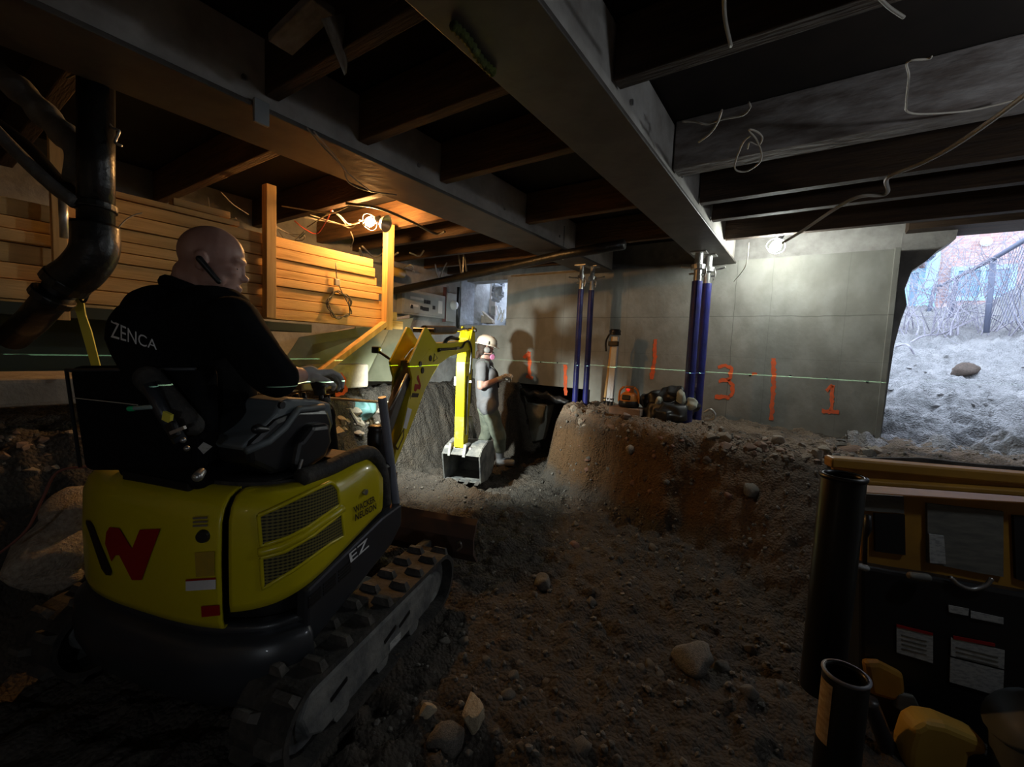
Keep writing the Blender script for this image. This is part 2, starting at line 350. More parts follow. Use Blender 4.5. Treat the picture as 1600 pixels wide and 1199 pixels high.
        if parent is not None: o.parent = parent
        else:
            n = len(me.vertices); a = np.empty(n * 3); me.vertices.foreach_get('co', a); a = a.reshape(-1, 3)
            c = V(((a[:, 0].min() + a[:, 0].max()) / 2, (a[:, 1].min() + a[:, 1].max()) / 2, a[:, 2].min()))
            me.transform(Matrix.Translation(-c)); o.location = c
        if smooth or remesh or sub:
            for p in me.polygons: p.use_smooth = True
        if bevel:
            q = o.modifiers.new('bevel', 'BEVEL'); q.width = bevel; q.segments = seg; q.limit_method = 'ANGLE'; q.angle_limit = .6
        return o
def root_matrix(o):
    if o.parent is not None: return root_matrix(o.parent)
    if o.name in MAT4: return MAT4[o.name]
    return Matrix.Translation(o.location)
def keep_world(o):           # for structure meshes whose material uses world coordinates
    loc = o.location.copy(); o.data.transform(Matrix.Translation(loc)); o.location = (0, 0, 0); return o
def spline(pts, n=8):
    pts = [V(p) for p in pts]; out = []
    P = [pts[0] * 2 - pts[1]] + pts + [pts[-1] * 2 - pts[-2]]
    for i in range(1, len(P) - 2):
        a, b, c, d = P[i - 1:i + 3]
        for k in range(n):
            t = k / n; out.append(.5 * ((2 * b) + (c - a) * t + (2 * a - 5 * b + 4 * c - d) * t * t + (3 * b - a - 3 * c + d) * t ** 3))
    return out + [pts[-1]]
def ss(a, b, x):
    t = max(0., min(1., (x - a) / (b - a))); return t * t * (3 - 2 * t)
def interp(x, tab):
    if x <= tab[0][0]: return tab[0][1]
    for (a, va), (b, vb) in zip(tab, tab[1:]):
        if x <= b: return va + (vb - va) * (x - a) / (b - a)
    return tab[-1][1]
def fbm(x, y, z=0., o=4): return noise.fractal(V((x, y, z)), 1., 2., o)
def cable(name, pts, r, m, label, group=None, n=6):
    return tag(MB().tube(spline(pts), r, n).build(name, m, smooth=True), label, 'cable', group)
def text_mesh(body, size, bold=0.):
    cu = bpy.data.curves.new('txt', 'FONT'); cu.body = body; cu.offset = bold; cu.size = size; cu.resolution_u = 3
    o = bpy.data.objects.new('txt', cu); COL.objects.link(o); dg = bpy.context.evaluated_depsgraph_get()
    me = bpy.data.meshes.new_from_object(o.evaluated_get(dg)); bpy.data.objects.remove(o); return me
def add_mesh(mb, me, fn):
    bm2 = bmesh.new(); bm2.from_mesh(me); bmesh.ops.triangulate(bm2, faces=bm2.faces[:])
    vm = {v: mb.bm.verts.new(fn(v.co)) for v in bm2.verts}
    for f in bm2.faces:
        try: mb.bm.faces.new([vm[v] for v in f.verts])
        except ValueError: pass
    bm2.free()
# ------------------------------------------------------------------ ground
YW = 5.6
EDGE = [(-2.75, 4.95), (-2.5, 4.68), (-2.2, 4.62), (-1.5, 4.35), (-.6, 4.2), (.2, 4.35), (.7, 4.7), (1.5, 4.9)]
TOP = [(-2.6, .93), (-1.6, .90), (-.9, .89), (-.3, .86), (.4, .83), (1.2, .84)]
WID = [(-2.5, .42), (-1.2, .55), (-.5, .85), (.2, 1.7), (1., 2.6)]
BANK = [(-1, -2.62), (.6, -2.62), (1.4, -2.75), (2.0, -2.95), (2.6, -3.25), (3.2, -3.72), (4, -3.85), (5, -3.95), (6, -4.0)]
def ground(x, y, rough=True):
    w = interp(x, WID); e = interp(x, EDGE) + (.10 * fbm(x * 2.3, 3.1, 0) if rough else 0); t = interp(x, TOP)
    b = t * ss(e - w, e, y) * ss(-2.74, -2.42, x + .10 * fbm(y * 3, 7.7, 0))
    z = .09 + .02 * ss(.0, 1.2, x) * ss(4, 1, y)
    z += (.05 * ss(2.4, 1.4, y) + 0) * ss(-.5, .6, x)
    pit = ss(3.2, 3.75, y) * ss(-2.3, -2.9, x)                     # the deeper hole where the digging goes on
    z -= .09 * pit
    m = math.exp(-((y - 3.25) / .22) ** 2) * ss(-3.9, -3.5, x) * ss(-1.9, -2.7, x); z += .13 * m   # spoil ridge in front of the bucket
    z = max(z, b + .02)
    xb = interp(y, BANK) + (.08 * fbm(1.7, y * 2.5, 0) if rough else 0)
    z2 = 1.12 * ss(xb, xb - .62, x) - .12 * ss(xb - .2, xb - 1.2, x)
    z = max(z, z2)
    back = 1.1 * ss(5.05, 5.5, y) * ss(-3.35, -3.75, x); z = max(z, back)
    if y > 5.9 and x > -2.3: z = .85
    if rough:
        s = 1. if z < .8 else .75
        z += s * (.030 * fbm(x * 3.1, y * 3.1, 1, 4) + .030 * fbm(x * 9, y * 9, 2, 4) + .015 * fbm(x * 24, y * 24, 5, 3))
    return z
def axis(stops):
    out = [stops[0][0]]
    for (a_, st), (b_, _) in zip(stops, stops[1:]):
        n = max(1, round((b_ - a_) / st)); out += [a_ + (b_ - a_) * (k + 1) / n for k in range(n)]
    return out
def clods(x, y):
    d = noise.voronoi(V((x * 7.5, y * 7.5, .3)))[0]; e = noise.voronoi(V((x * 17, y * 17, 5.1)))[0]
    k = .45 + .55 * ss(-.2, .35, fbm(x * 1.3, y * 1.3, 12, 2))
    return k * (.085 * (.35 - d[0]) + .045 * (.35 - e[0]))
def make_floor():
    X = axis([(-5.4, .07), (-4.3, .020), (1.4, .07), (3.75, .07)]); Y = axis([(-1.75, .08), (.0, .035), (.6, .020), (5.6, .06), (7.6, .06)])
    co = []; nx, ny = len(X) - 1, len(Y) - 1
    for y in Y:
        for x in X:
            z = ground(x, y) + clods(x, y); k = .03
            co.append((x + k * fbm(z * 9 + 3, x * 6, y * 6, 2), y + k * fbm(x * 6, z * 9, y * 6 + 9, 2), z))
    fs = []
    for j in range(ny):
        for i in range(nx):
            a = j * (nx + 1) + i; fs.append((a, a + 1, a + nx + 2, a + nx + 1))
    me = bpy.data.meshes.new('floor'); me.from_pydata(co, [], fs); me.materials.append(M['dirt'])
    for p in me.polygons: p.use_smooth = True
    o = bpy.data.objects.new('floor', me); COL.objects.link(o); o['kind'] = 'structure'
    return o
make_floor()
def mud(x, y):
    z = .80 + .235 * (y - 5.2) * ss(4.6, 6.5, y) + .9 * ss(1.9, 3.6, x - .12 * (y - 6))
    z += .12 * fbm(x * 1.5, y * 1.5, 3, 4) + .10 * fbm(x * 4.5, y * 4.5, 8, 4) + .05 * fbm(x * 12, y * 12, 4, 3)
    # print of a crawler track
    d = (x - 1.32) - .10 * (y - 5.2)
    if abs(d) < .17 and y < 7.4: z += -.03 + (.022 if math.sin(y * 52 + d * 14) > 0 else -.022)
    return z
def make_mud():
    nx, ny = 210, 300; x0, x1, y0, y1 = .35, 8.5, 4.72, 15.
    co = []; fs = []
    for j in range(ny + 1):
        y = y0 + (y1 - y0) * (j / ny) ** 1.5
        for i in range(nx + 1):
            x = x0 + (x1 - x0) * (i / nx) ** 1.35
            co.append((x, y, mud(x, y) - .3 * ss(5.3, 4.75, y)))
    for j in range(ny):
        for i in range(nx):
            a = j * (nx + 1) + i; fs.append((a, a + 1, a + nx + 2, a + nx + 1))
    me = bpy.data.meshes.new('ground'); me.from_pydata(co, [], fs); me.materials.append(M['mud'])
    for p in me.polygons: p.use_smooth = True
    o = bpy.data.objects.new('ground', me); COL.objects.link(o); o['kind'] = 'structure'
make_mud()

# ------------------------------------------------------------------ shell of the basement
def struct(name, mb, m, **k):
    o = mb.build(name, m, **k); keep_world(o); o['kind'] = 'structure'; return o
def boxes(lst):
    mb = MB()
    for x0, x1, y0, y1, z0, z1 in lst: mb.box(((x0 + x1) / 2, (y0 + y1) / 2, (z0 + z1) / 2), (x1 - x0, y1 - y0, z1 - z0))
    return mb
XL = -5.01
wall_back = struct('wall_back', boxes([(-2.52, .63, YW, YW + .3, .2, 2.725), (-4.02, -2.52, YW, YW + .3, 1.08, 2.725), (XL - .3, -4.02, YW, YW + .45, .6, 1.975)]), 'concrete')
struct('trim_1', boxes([(XL - .3, .66, YW + .16, YW + .45, 2.727, 3.1)]), 'oldmasonry')
struct('wall_left', boxes([(XL - .4, XL, -1.6, YW + 1.6, -.2, 3.1)]), 'stonewall')
struct('wall_right', boxes([(3.6, 3.9, -1.6, YW + .3, -.2, 3.1), (1.95, 3.6, YW, YW + .3, -.2, 2.885)]), 'oldmasonry')  # second box added out of view to narrow the opening and cut daylight
struct('wall_front', boxes([(-5.4, 3.9, -1.9, -1.6, -.3, 3.1)]), 'oldmasonry')
struct('void_light_seal', boxes([(-5.4, .6, 7.5, 7.7, -.3, 1.3), (-5.4, .6, YW + .30, 7.6, 1.09, 1.2), (-5.5, -5.4, YW, 7.6, -.3, 1.3), (-2.42, -2.3, YW + .3, 7.6, -.2, 1.1)]), 'subfloor')  # added dark box keeping sky light out of the void under the wall
struct('floor_light_seal', boxes([(-5.5, 3.95, -1.95, 5.55, -.45, -.25)]), 'oldmasonry')  # added slab under the dirt, stops sky light leaking in from below
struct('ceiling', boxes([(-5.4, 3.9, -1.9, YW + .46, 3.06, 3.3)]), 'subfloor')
struct('trim_2', boxes([(.66, 3.9, YW - .05, YW + .40, 2.885, 3.06)]), 'oldwood')     # header above the opening
# broken masonry left at the jamb of the opening
jb = [(.64, 2.9), (1.03, 2.9), (1.02, 2.80), (.90, 2.70), (.84, 2.62), (.74, 2.53), (.70, 2.35), (.73, 2.2), (.70, 2.05), (.67, 1.8), (.66, 1.5), (.64, .6)]
struct('trim_3', MB().prism_y(jb, YW + .12, YW + .5), 'oldmasonry')
struct('trim_4', MB().bar((.60, YW - .03, 2.725), (.60, YW - .03, .85), .04, .06, up=(0, 1, 0)), 'concrete')
# window: deep reveal, sill, head
wx0, wx1, wz0, wz1 = XL, -4.02, 1.975, 2.76
w1 = struct('window_1', boxes([(wx0 + .001, wx1 + .02, YW + .005, YW + .47, wz0 - .03, wz0), (wx1, wx1 + .03, YW + .3, YW + .9, wz0, wz1 + .3)]), 'concrete')
o = boxes([(XL - .2, XL + .02, YW + .01, at_x(741, 470, XL + .02).y, wz0, 3.0)]).build('window_reveal', 'reveal', w1); o['label'] = 'pale blue plastered window reveal'
struct('window_2', boxes([(XL - .2, -3.9, YW + 1.35, YW + 1.4, 1.9, 2.2)]), 'oldmasonry')

# spray-painted marks on the back wall (paint lies on the wall)
def stroke(mb, pts, w, y=YW):
    P = []
    for a, b in zip(pts, pts[1:]):
        n = max(2, int((V((*b, 0)) - V((*a, 0))).length / 3))
        for k in range(n): P.append((a[0] + (b[0] - a[0]) * k / n, a[1] + (b[1] - a[1]) * k / n))
    P.append(pts[-1]); rows = []
    for i, p in enumerate(P):
        a, b = P[max(0, i - 1)], P[min(len(P) - 1, i + 1)]; d = V((b[0] - a[0], b[1] - a[1], 0)).normalized(); nn = V((-d.y, d.x, 0))
        q = w * (.75 + .5 * random.random()); j = (random.random() - .5) * w * .3
        rows.append([at_y(p[0] + nn.x * (s * q / 2 + j), p[1] + nn.y * (s * q / 2 + j), y - .004) for s in (-1, 0, 1)])
    mb.grid(rows)
marks = [([[(819, 560), (827, 550)], [(827, 550), (827, 590)], [(822, 588), (833, 591)]], 5, 'orange sprayed numeral 1 above the pit'),
         ([[(883, 570), (884, 618)]], 5, 'faint orange sprayed line left of the blue props'),
         ([[(1024, 530), (1023, 560), (1018, 593)]], 6, 'orange sprayed line right of the tripod'),
         ([[(1122, 575), (1134, 571), (1143, 576), (1141, 590), (1136, 594)], [(1123, 596), (1137, 593), (1145, 602), (1145, 614), (1139, 620)], [(1117, 620), (1140, 621)]], 6, 'orange sprayed numeral 3'),
         ([[(1209, 560), (1209, 600), (1205, 657)]], 7, 'tall orange sprayed line'),
         ([[(1291, 611), (1301, 602)], [(1301, 602), (1299, 643)], [(1284, 642), (1311, 645)]], 6, 'orange sprayed numeral 1 near the opening'),
         ([[(1085, 579), (1089, 577)], [(1175, 584), (1183, 584)]], 4, None)]
for st, w, lb in marks:
    mb = MB()
    for q in st: stroke(mb, q, w)
    o = mb.build('paint_mark', 'spray', wall_back)
    if lb: o['label'] = lb
# tie holes in the wall
for (u, v) in [(845, 566), (871, 567), (1172, 587), (1235, 588), (1292, 592), (1355, 597)]:
    p = at_y(u, v, YW); MB().cyl(p + V((0, -.004, 0)), p + V((0, .002, 0)), .012, n=10).build('tie_hole', 'black', wall_back)

# ------------------------------------------------------------------ steel beams and timber joists
def steel_beam(x0, x1, label):
    t = thing('steel_beam', label, 'beam', ((x0 + x1) / 2, 2.2, 2.69)); w = (x1 - x0) / 2
    MB().box((0, 0, .012), (2 * w, 6.78, .024)).build('bottom_flange', 'beam', t, bevel=.004)
    MB().box((0, 0, .187), (2 * w - .05, 6.78, .322)).build('web', 'beamweb', t)
    for y in (-2.2, -1.2, -.1, .9, 1.9, 2.75):
        MB().cyl((w - .022, y, .12), (w - .012, y, .12), .014, n=6).build('bolt', 'steel', t)
    return t
bA = steel_beam(-2.70, -2.27, 'grey steel beam on the left, above the lamp-lit bay, held by the pair of slim blue props')
bB = steel_beam(-1.16, -.795, 'grey steel beam on the right, ending on the thick blue props by the concrete wall')
def joist(x0, x1, y, z0, h, w, m, label, group=None, tilt=0.):
    mb = MB(); n = 14; rows = []
    a = V((x0, y, z0 + h / 2)); b = V((x1, y + tilt, z0 + h / 2))
    mb.bar(a, b, w, h)
    o = mb.build('floor_joist', m, bevel=.006); return tag(o, label, 'joist', group)
for y, lb in ((1.13, 'dark joist end between the steel beams, nearest the camera'), (1.66, 'brown joist between the two steel beams, second from the camera'), (2.34, 'brown joist between the two steel beams, with warm lit lower edge above the lamp'),
              (3.47, 'tan joist between the two steel beams, farthest one with a lit face'), (4.5, 'shadowed joist between the steel beams, closest to the concrete wall')):
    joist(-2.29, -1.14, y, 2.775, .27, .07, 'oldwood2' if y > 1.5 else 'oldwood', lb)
for y, m, lb in ((.55, 'oldwood', 'black shadowed joist left of the left steel beam, above the drain stack'), (1.46, 'oldwood2', 'wide brown joist left of the steel beam, right of the drain stack'),
                 (2.30, 'oldwood', 'dark joist just in front of the lit bulb'), (3.03, 'oldwood2', 'joist behind the lit bulb, its face glowing orange'), (3.52, 'oldwood', 'dark joist beyond the glowing bay'),
                 (4.2, 'oldwood', 'dark joist above the wire bundle'), (4.78, 'oldwood2', 'joist by the window with a warm lit face'), (5.3, 'oldwood', 'last joist left of the beams, against the concrete wall')):
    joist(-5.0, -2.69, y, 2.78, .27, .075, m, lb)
for y, m, h, lb in ((.9, 'oldwood', .26, 'black joist right of the right beam, at the top of the view'), (1.9, 'oldwood', .26, 'black joist right of the right beam, second from the camera'), (3.66, 'oldwood', .26, 'dark joist behind the dusty grey header'),
                    (4.15, 'oldwood', .26, 'dark joist in front of the white bulb'), (4.86, 'oldwood', .26, 'last dark joist before the opening')):
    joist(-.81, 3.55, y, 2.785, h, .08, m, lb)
joist(-.81, 3.55, 2.93, 2.765, .29, .14, 'greytimber', 'thick grey dusty header timber, top right, with mortar streaks')
# little hangers and bits under the joists
def small(name, mb, m, label, cat, group=None, **k): return tag(mb.build(name, m, **k), label, cat, group)
p = at_x(408, 176, -2.26)
small('junction_plate', MB().box(p, (.02, .07, .11)), 'panelgrey', 'small grey metal plate screwed to the left beam', 'bracket', bevel=.004)
c = at_z(480, 30, 2.93)
small('timber_offcut', MB().bar(at_z(438, 70, 2.80), at_z(505, 5, 2.85), .10, .035), 'greytimber', 'loose grey board wedged flat under the dark ceiling', 'board', bevel=.004)
small('timber_wedge', MB().prism([at_z(502, 30, 2.74), at_z(538, 118, 2.70), at_z(540, 20, 2.9)], [at_z(508, 28, 2.78), at_z(542, 114, 2.74), at_z(546, 18, 2.94)]), 'greytimber', 'pointed grey wood splinter hanging beside the flat board', 'board')
mb = MB()
pts = [at_z(u, v, 2.675) for u, v in ((706, 38), (730, 62), (752, 95), (772, 115))]
small('moss_strip', MB().tube(spline(pts), [.012, .02] * 12 + [.012], 7), mat('moss', (.10, .12, .02), (.04, .05, .01), rough=1, scale=20, bump=1), 'strip of green moss along the near edge of the right beam', 'moss', smooth=True)

# ------------------------------------------------------------------ lumber rack on the left
LX = -3.6
def plank(y0, y1, z0, z1, x, d, label, group='new lumber on the rack'):
    o = MB().box((x - d / 2, (y0 + y1) / 2, (z0 + z1) / 2), (d, y1 - y0, z1 - z0 - .006)).build('lumber_plank', 'lumber', bevel=.004)
    return tag(o, label, 'plank', group)
zs = [1.755, 1.845, 1.935, 2.025, 2.095, 2.165, 2.245, 2.335, 2.42]
ends = [3.14, 3.06, 2.98, 2.82, 2.88, 2.80, 2.77, 2.75]
nm = ['lowest', 'second from the bottom', 'third from the bottom', 'fourth from the bottom, its end set back', 'fourth from the top', 'third from the top, with a knotty edge', 'second from the top', 'topmost']
for i in range(8):
    plank(.62, ends[i], zs[i], zs[i + 1], LX - .006 * (i % 3), .09 if i % 2 else .14, 'new lumber plank, %s in the right-hand stack' % nm[i])
zl = [1.75, 1.86, 1.95, 2.06, 2.13, 2.2, 2.3]
nl = ['lowest', 'second from the bottom', 'third from the bottom', 'third from the top', 'second from the top', 'topmost']
for i in range(6):
    plank(-1.2, .60, zl[i], zl[i + 1], LX - .02 * ((i * 7) % 3), .12, 'dim lumber plank behind the drain stack, %s of the left-hand stack' % nl[i])
plank(.75, 1.55, 2.425, 2.47, LX - .02, .09, 'short lumber offcut on top of the stack behind the operator head')
plank(1.15, 1.50, 2.475, 2.53, LX - .05, .09, 'stub of lumber lying highest on the stack')
def bits(name, mb, m, label, cat, **k): return tag(mb.build(name, m, bevel=.003, **k), label, cat)
PX_ = LX + .045
bits('rack_post', MB().box((PX_, 1.735, 2.27), (.075, .075, 1.02)), 'lumberv', 'upright new-wood post holding the lumber rack, left of the coiled wire', 'post')
bits('rack_post', MB().box((PX_, 2.89, 2.26), (.08, .08, 1.04)), 'lumberv', 'upright new-wood post at the right end of the lumber rack', 'post')
bits('rack_post', MB().box((PX_, .58, 2.2), (.05, .06, 1.1)), 'lumberv', 'thin wooden stud behind the black drain stack', 'post')
bits('rack_brace', MB().bar((PX_, 2.86, 1.80), (PX_ - .05, 2.19, 1.31), .05, .085, up=(1, 0, 0)), 'lumberv', 'slanting wooden brace under the right rack post', 'brace')
bits('shelf_board', MB().box((LX - .16, .85, 1.70), (.38, 2.5, .07)), 'olived', 'dark green shelf board under the stacked lumber', 'board')
bits('shade_board', MB().box((LX - .55, .1, 1.42), (.04, 3.0, .5)), 'olived', 'added dark green board for the shelf shade behind the seat', 'board')  # dark board put in for the shade under the shelf
# hanging coil of wire on the lumber
cy, cz = 2.36, 1.93
pts = []
for k in range(72):
    a = 2 * PI * k / 18; r = .115 + .014 * math.sin(k * 1.7)
    pts.append((LX + .035 + .012 * math.sin(k * .9), cy + .3 * .0 + r * math.cos(a), cz + r * math.sin(a)))
pts += [(LX + .04, cy - .02, 2.12), (LX + .03, cy - .04, 2.3)]
tag(MB().tube(spline(pts, 3), .0045, 5).build('wire_coil', 'cabledark', smooth=True), 'coil of thin wire hanging on the lumber', 'wire')
tag(MB().box((LX + .035, cy - .03, 2.13), (.03, .05, .06)).build('cable_plug', 'cable', bevel=.006), 'small pale plug hung above the wire coil', 'plug')
# old cabinet door and sheets leaning below the lumber
t = thing('cabinet_door', 'old olive green panelled door lying on its side below the lumber', 'door', at_x(520, 575, -4.0))
q = [at_x(u, v, x) for u, v, x in ((466, 532, -4.05), (612, 508, -4.25), (572, 590, -3.85), (440, 572, -3.75))]
n = (q[1] - q[0]).cross(q[3] - q[0]).normalized() * .04
MB().prism(q, [a - n for a in q]).build('door_leaf', 'olive', t, world=True, bevel=.004)
c = sum(q, V()) / 4; qi = [c + (a - c) * .72 + V((.004, 0, -.02)) for a in q]; sgn = 1 if n.x > 0 else -1
n1 = n.normalized() * .018 * sgn
MB().prism(qi, [a + n1 for a in qi]).build('raised_panel', mat('olive_panel', (.20, .215, .15), rough=.55), t, world=True, bevel=.006)
q = [at_x(u, v, -4.45) for u, v in ((556, 508), (646, 497), (612, 596), (560, 596))]
small('board_sheet', MB().prism(q, [a - V((.02, 0, 0)) for a in q]), 'olive', 'grey green sheet leaning on the wall right of the wooden brace', 'board')
q = [at_x(u, v, -4.5) for u, v in ((480, 527), (640, 492), (640, 500), (480, 540))]
small('board_strip', MB().prism(q, [a - V((.02, 0, 0)) for a in q]), 'plank', 'thin board strip behind the top of the green door', 'board')
# ------------------------------------------------------------------ drain stack and pipes, left
t = thing('drain_stack', 'black cast-iron drain stack with branches, hanging left of the operator', 'pipe', at_d(148, 300, 1.95))
D = 1.95
P = lambda u, v, d=D: at_d(u, v, d)
def wp(name, mb, m, par, **k): return mb.build(name, m, par, world=True, **k)
wp('vertical_pipe', MB().tube([P(150, 120), P(150, 372)], .066, 18), 'iron', t, smooth=True)
wp('elbow', MB().tube(spline([P(149, 352), P(148, 392), P(128, 422), P(104, 440)]), .086, 18), 'iron', t, smooth=True)
wp('sloping_pipe', MB().tube([P(112, 432), P(52, 500, 2.1), P(20, 528, 2.2)], .064, 18), 'iron', t, smooth=True)
for (a, b, r) in ((P(149, 352), P(149, 366), .082), (P(149, 318), P(149, 330), .078), (P(108, 436), P(98, 447), .09), (P(86, 460), P(78, 469), .082)):
    wp('hub', MB().cyl(a, b, r, n=18), 'iron', t, bevel=.006)
wp('clamp', MB().tube(spline([P(168, 190), P(176, 200), P(186, 205), P(180, 222), P(190, 228)]), .006, 6), 'galv', t, smooth=True)
wp('branch_pipe', MB().tube(spline([P(-20, 190, 2.0), P(40, 235, 2.0), P(90, 290, 1.98), P(135, 318, 1.96)]), .045, 14), 'iron', t, smooth=True)
t2 = thing('lagged_pipe', 'grey lagged pipe sloping down into the black drain stack, top left', 'pipe', at_d(70, 180, 2.05))
wp('lagging', MB().tube(spline([P(-30, 95, 2.0), P(30, 140, 2.0), P(80, 190, 2.0), P(118, 228, 1.98)]), [.055 + .006 * math.sin(k) for k in range(25)], 14), 'lagging', t2, smooth=True)
wp('lagged_elbow', MB().tube(spline([P(112, 220, 1.98), P(124, 245, 1.97), P(120, 285, 1.96)]), .05, 14), 'lagging', t2, smooth=True)
t3 = thing('conduit', 'grey flexible conduit slanting below the lagged pipe at the left edge', 'pipe', at_d(40, 240, 1.85))
wp('tube', MB().tube(spline([P(-30, 180, 1.85), P(20, 232, 1.85), P(70, 280, 1.86), P(118, 318, 1.88)]), .026, 12), 'lagging', t3, smooth=True)
tag(MB().tube([at_x(98, 300, -3.4), at_x(101, 372, -3.4)], .02, 10).build('riser_pipe', 'galv', smooth=True), 'slim shiny riser pipe behind the black drain stack', 'pipe')
# yellow strap hanging behind the seat
a, b = at_d(118, 452, 2.1), at_d(152, 585, 2.05)
t = thing('yellow_strap', 'yellow webbing strap hanging from the drain stack behind the seat', 'strap', b)
wp('webbing', MB().grid([[at_d(u - w, v, 2.1) , at_d(u + w, v + 2, 2.1)] for u, v, w in ((116, 452, 7), (122, 470, 9), (127, 490, 7), (135, 515, 8), (143, 545, 7.5), (153, 582, 7))]), 'tagyellow', t, thick=.006)
wp('hook', MB().tube(spline([at_d(u, v, 2.08) for u, v in ((122, 450), (124, 465), (131, 472), (137, 462), (136, 446))]), .006, 8), 'black', t, smooth=True)

# black waste pipe under the joists, running to the right
t = thing('waste_pipe', 'long black waste pipe slung under the joists towards the props', 'pipe', at_z(760, 425, 2.55))
wp('pipe', MB().tube([at_x(606, 457, -4.95), at_y(760, 425, 4.35), at_y(880, 398, 4.2), at_y(975, 382, 4.1)], .05, 14), 'iron', t, smooth=True)
for u, v, y in ((723, 432, 4.39), (880, 398, 4.2)):
    p = at_y(u, v, y); wp('hanger', MB().tube([p + V((0, 0, -.055)), p + V((0, .0, .3))], .006, 6), 'galv', t)
tag(MB().tube([at_x(606, 422, -4.75), at_x(630, 428, -4.75)], .06, 14).build('pipe_end', 'ochrelite', smooth=True), 'stub of tan pipe end beside the right rack post', 'pipe')

# ------------------------------------------------------------------ electrical gear by the window
xp = XL + .14
q = [at_x(u, v, xp) for u, v in ((618, 456), (684, 456), (685, 494), (618, 486))]
ys, zs_ = [a.y for a in q], [a.z for a in q]
y0, y1, z0, z1 = 4.22, 5.10, 2.04, 2.40
t = thing('breaker_panel', 'grey electrical breaker panel on the stone wall right of the lumber', 'electrical panel', (xp, (y0 + y1) / 2, z0))
wp('cabinet', MB().box((xp - .06, (y0 + y1) / 2, (z0 + z1) / 2), (.12, y1 - y0, z1 - z0)), 'panelgrey', t, bevel=.006)
wp('cover', MB().box((xp + .004, (y0 + y1) / 2, (z0 + z1) / 2), (.012, y1 - y0 - .06, z1 - z0 - .05)), 'panelgrey', t, bevel=.004)
for (ya, yb, zz) in ((.14, .40, .25), (.14, .30, .14)):
    wp('label_strip', MB().box((xp + .012, y0 + (ya + yb) / 2, z0 + zz), (.004, yb - ya, .035)), 'white', t)
for (ya, w, zz) in ((.43, .03, .22), (.50, .08, .22), (.17, .04, .12), (.36, .04, .12), (.45, .12, .11), (.62, .05, .15)):
    wp('breaker', MB().box((xp + .013, y0 + ya, z0 + zz), (.012, w, .055)), 'black', t)
wp('handle_plate', MB().box((xp + .012, y0 + .76, z0 + .17), (.01, .09, .2)), 'white', t, bevel=.02)
t = thing('electricity_meter', 'grey meter box with a round glass dial beside the breaker panel', 'meter', (XL + .08, 5.28, 1.98))
wp('box', MB().box((XL + .05, 5.30, 2.24), (.10, .22, .46)), 'panelgrey', t, bevel=.006)
wp('dial', MB().lathe([(.0, .06), (.06, .055), (.075, .03), (.08, 0)], (XL + .10, 5.34, 2.28), (1, 0, 0)), 'glassgrey', t, smooth=True)
wp('conduit', MB().tube([(XL + .06, 5.17, 2.0), (XL + .06, 5.17, 2.55)], .03, 10), mat('maroon_conduit', (.16, .07, .07), rough=.6), t, smooth=True)
tag(MB().tube([(XL + .05, 5.50, 1.9), (XL + .05, 5.50, 2.6)], .022, 8).build('riser_conduit', 'iron', smooth=True), 'thin dark conduit on the wall left of the window', 'pipe')
# stuff standing in the window well
WY = YW + .55
for i, (u0, u1, v0, v1, m, lb) in enumerate(((738, 768, 424, 470, 'plank', 'weathered grey board standing in the window well, upper left'), (738, 760, 471, 506, 'plank', 'short reddish board low in the window well'),
                                          (760, 774, 468, 506, 'plank', 'narrow grey board beside the short board in the window'))):
    a, b = at_y(u0, v0, WY + .3), at_y(u1, v1, WY + .3)
    tag(MB().box(((a.x + b.x) / 2, WY + .3 - .01 * i, (a.z + b.z) / 2), (abs(b.x - a.x), .02, abs(a.z - b.z))).build('window_board', m, bevel=.002), lb, 'board')
def crumple(amp, sc):
    def f(me):
        for v in me.vertices:
            v.co += V((noise.noise(v.co * sc), noise.noise(v.co * sc + V((9, 3, 1))), noise.noise(v.co * sc + V((1, 7, 5))))) * amp
    return f
p = at_y(778, 455, WY + .1)
tag(MB().ell(p, (.13, .08, .20), u=28, v=20).build('plastic_bag', 'shiny', jit=crumple(.07, 14)), 'crumpled grey plastic bag hanging in the window', 'bag')
p = at_y(772, 486, WY)
tag(MB().box(p, (.10, .06, .16)).build('conduit_box', 'galv', bevel=.006), 'small galvanised box under the plastic bag', 'box')
for k, (pts) in enumerate((((776, 478), (780, 495), (778, 500), (784, 485)), ((782, 480), (786, 498), (783, 502), (788, 484)))):
    tag(MB().tube(spline([at_y(u, v, WY - .02) for u, v in pts]), .012, 6).build('looped_cable', 'white', smooth=True), ('left' if k == 0 else 'right') + ' white looped cable hanging from the galvanised box', 'cable')
for k, (a, lb) in enumerate(((((742, 488), (752, 505), (766, 507), (762, 497)), 'folded pale sheet lying on the window sill, left'), (((752, 486), (768, 500), (770, 507), (762, 506)), 'folded pale sheet lying on the window sill, right'))):
    q = [at_y(u, v, WY + .05 - .04 * k) for u, v in a]
    tag(MB().prism(q, [x + V((.02, .05, .0)) for x in q]).build('folded_sheet', 'concretepale', bevel=.003), lb, 'sheet')

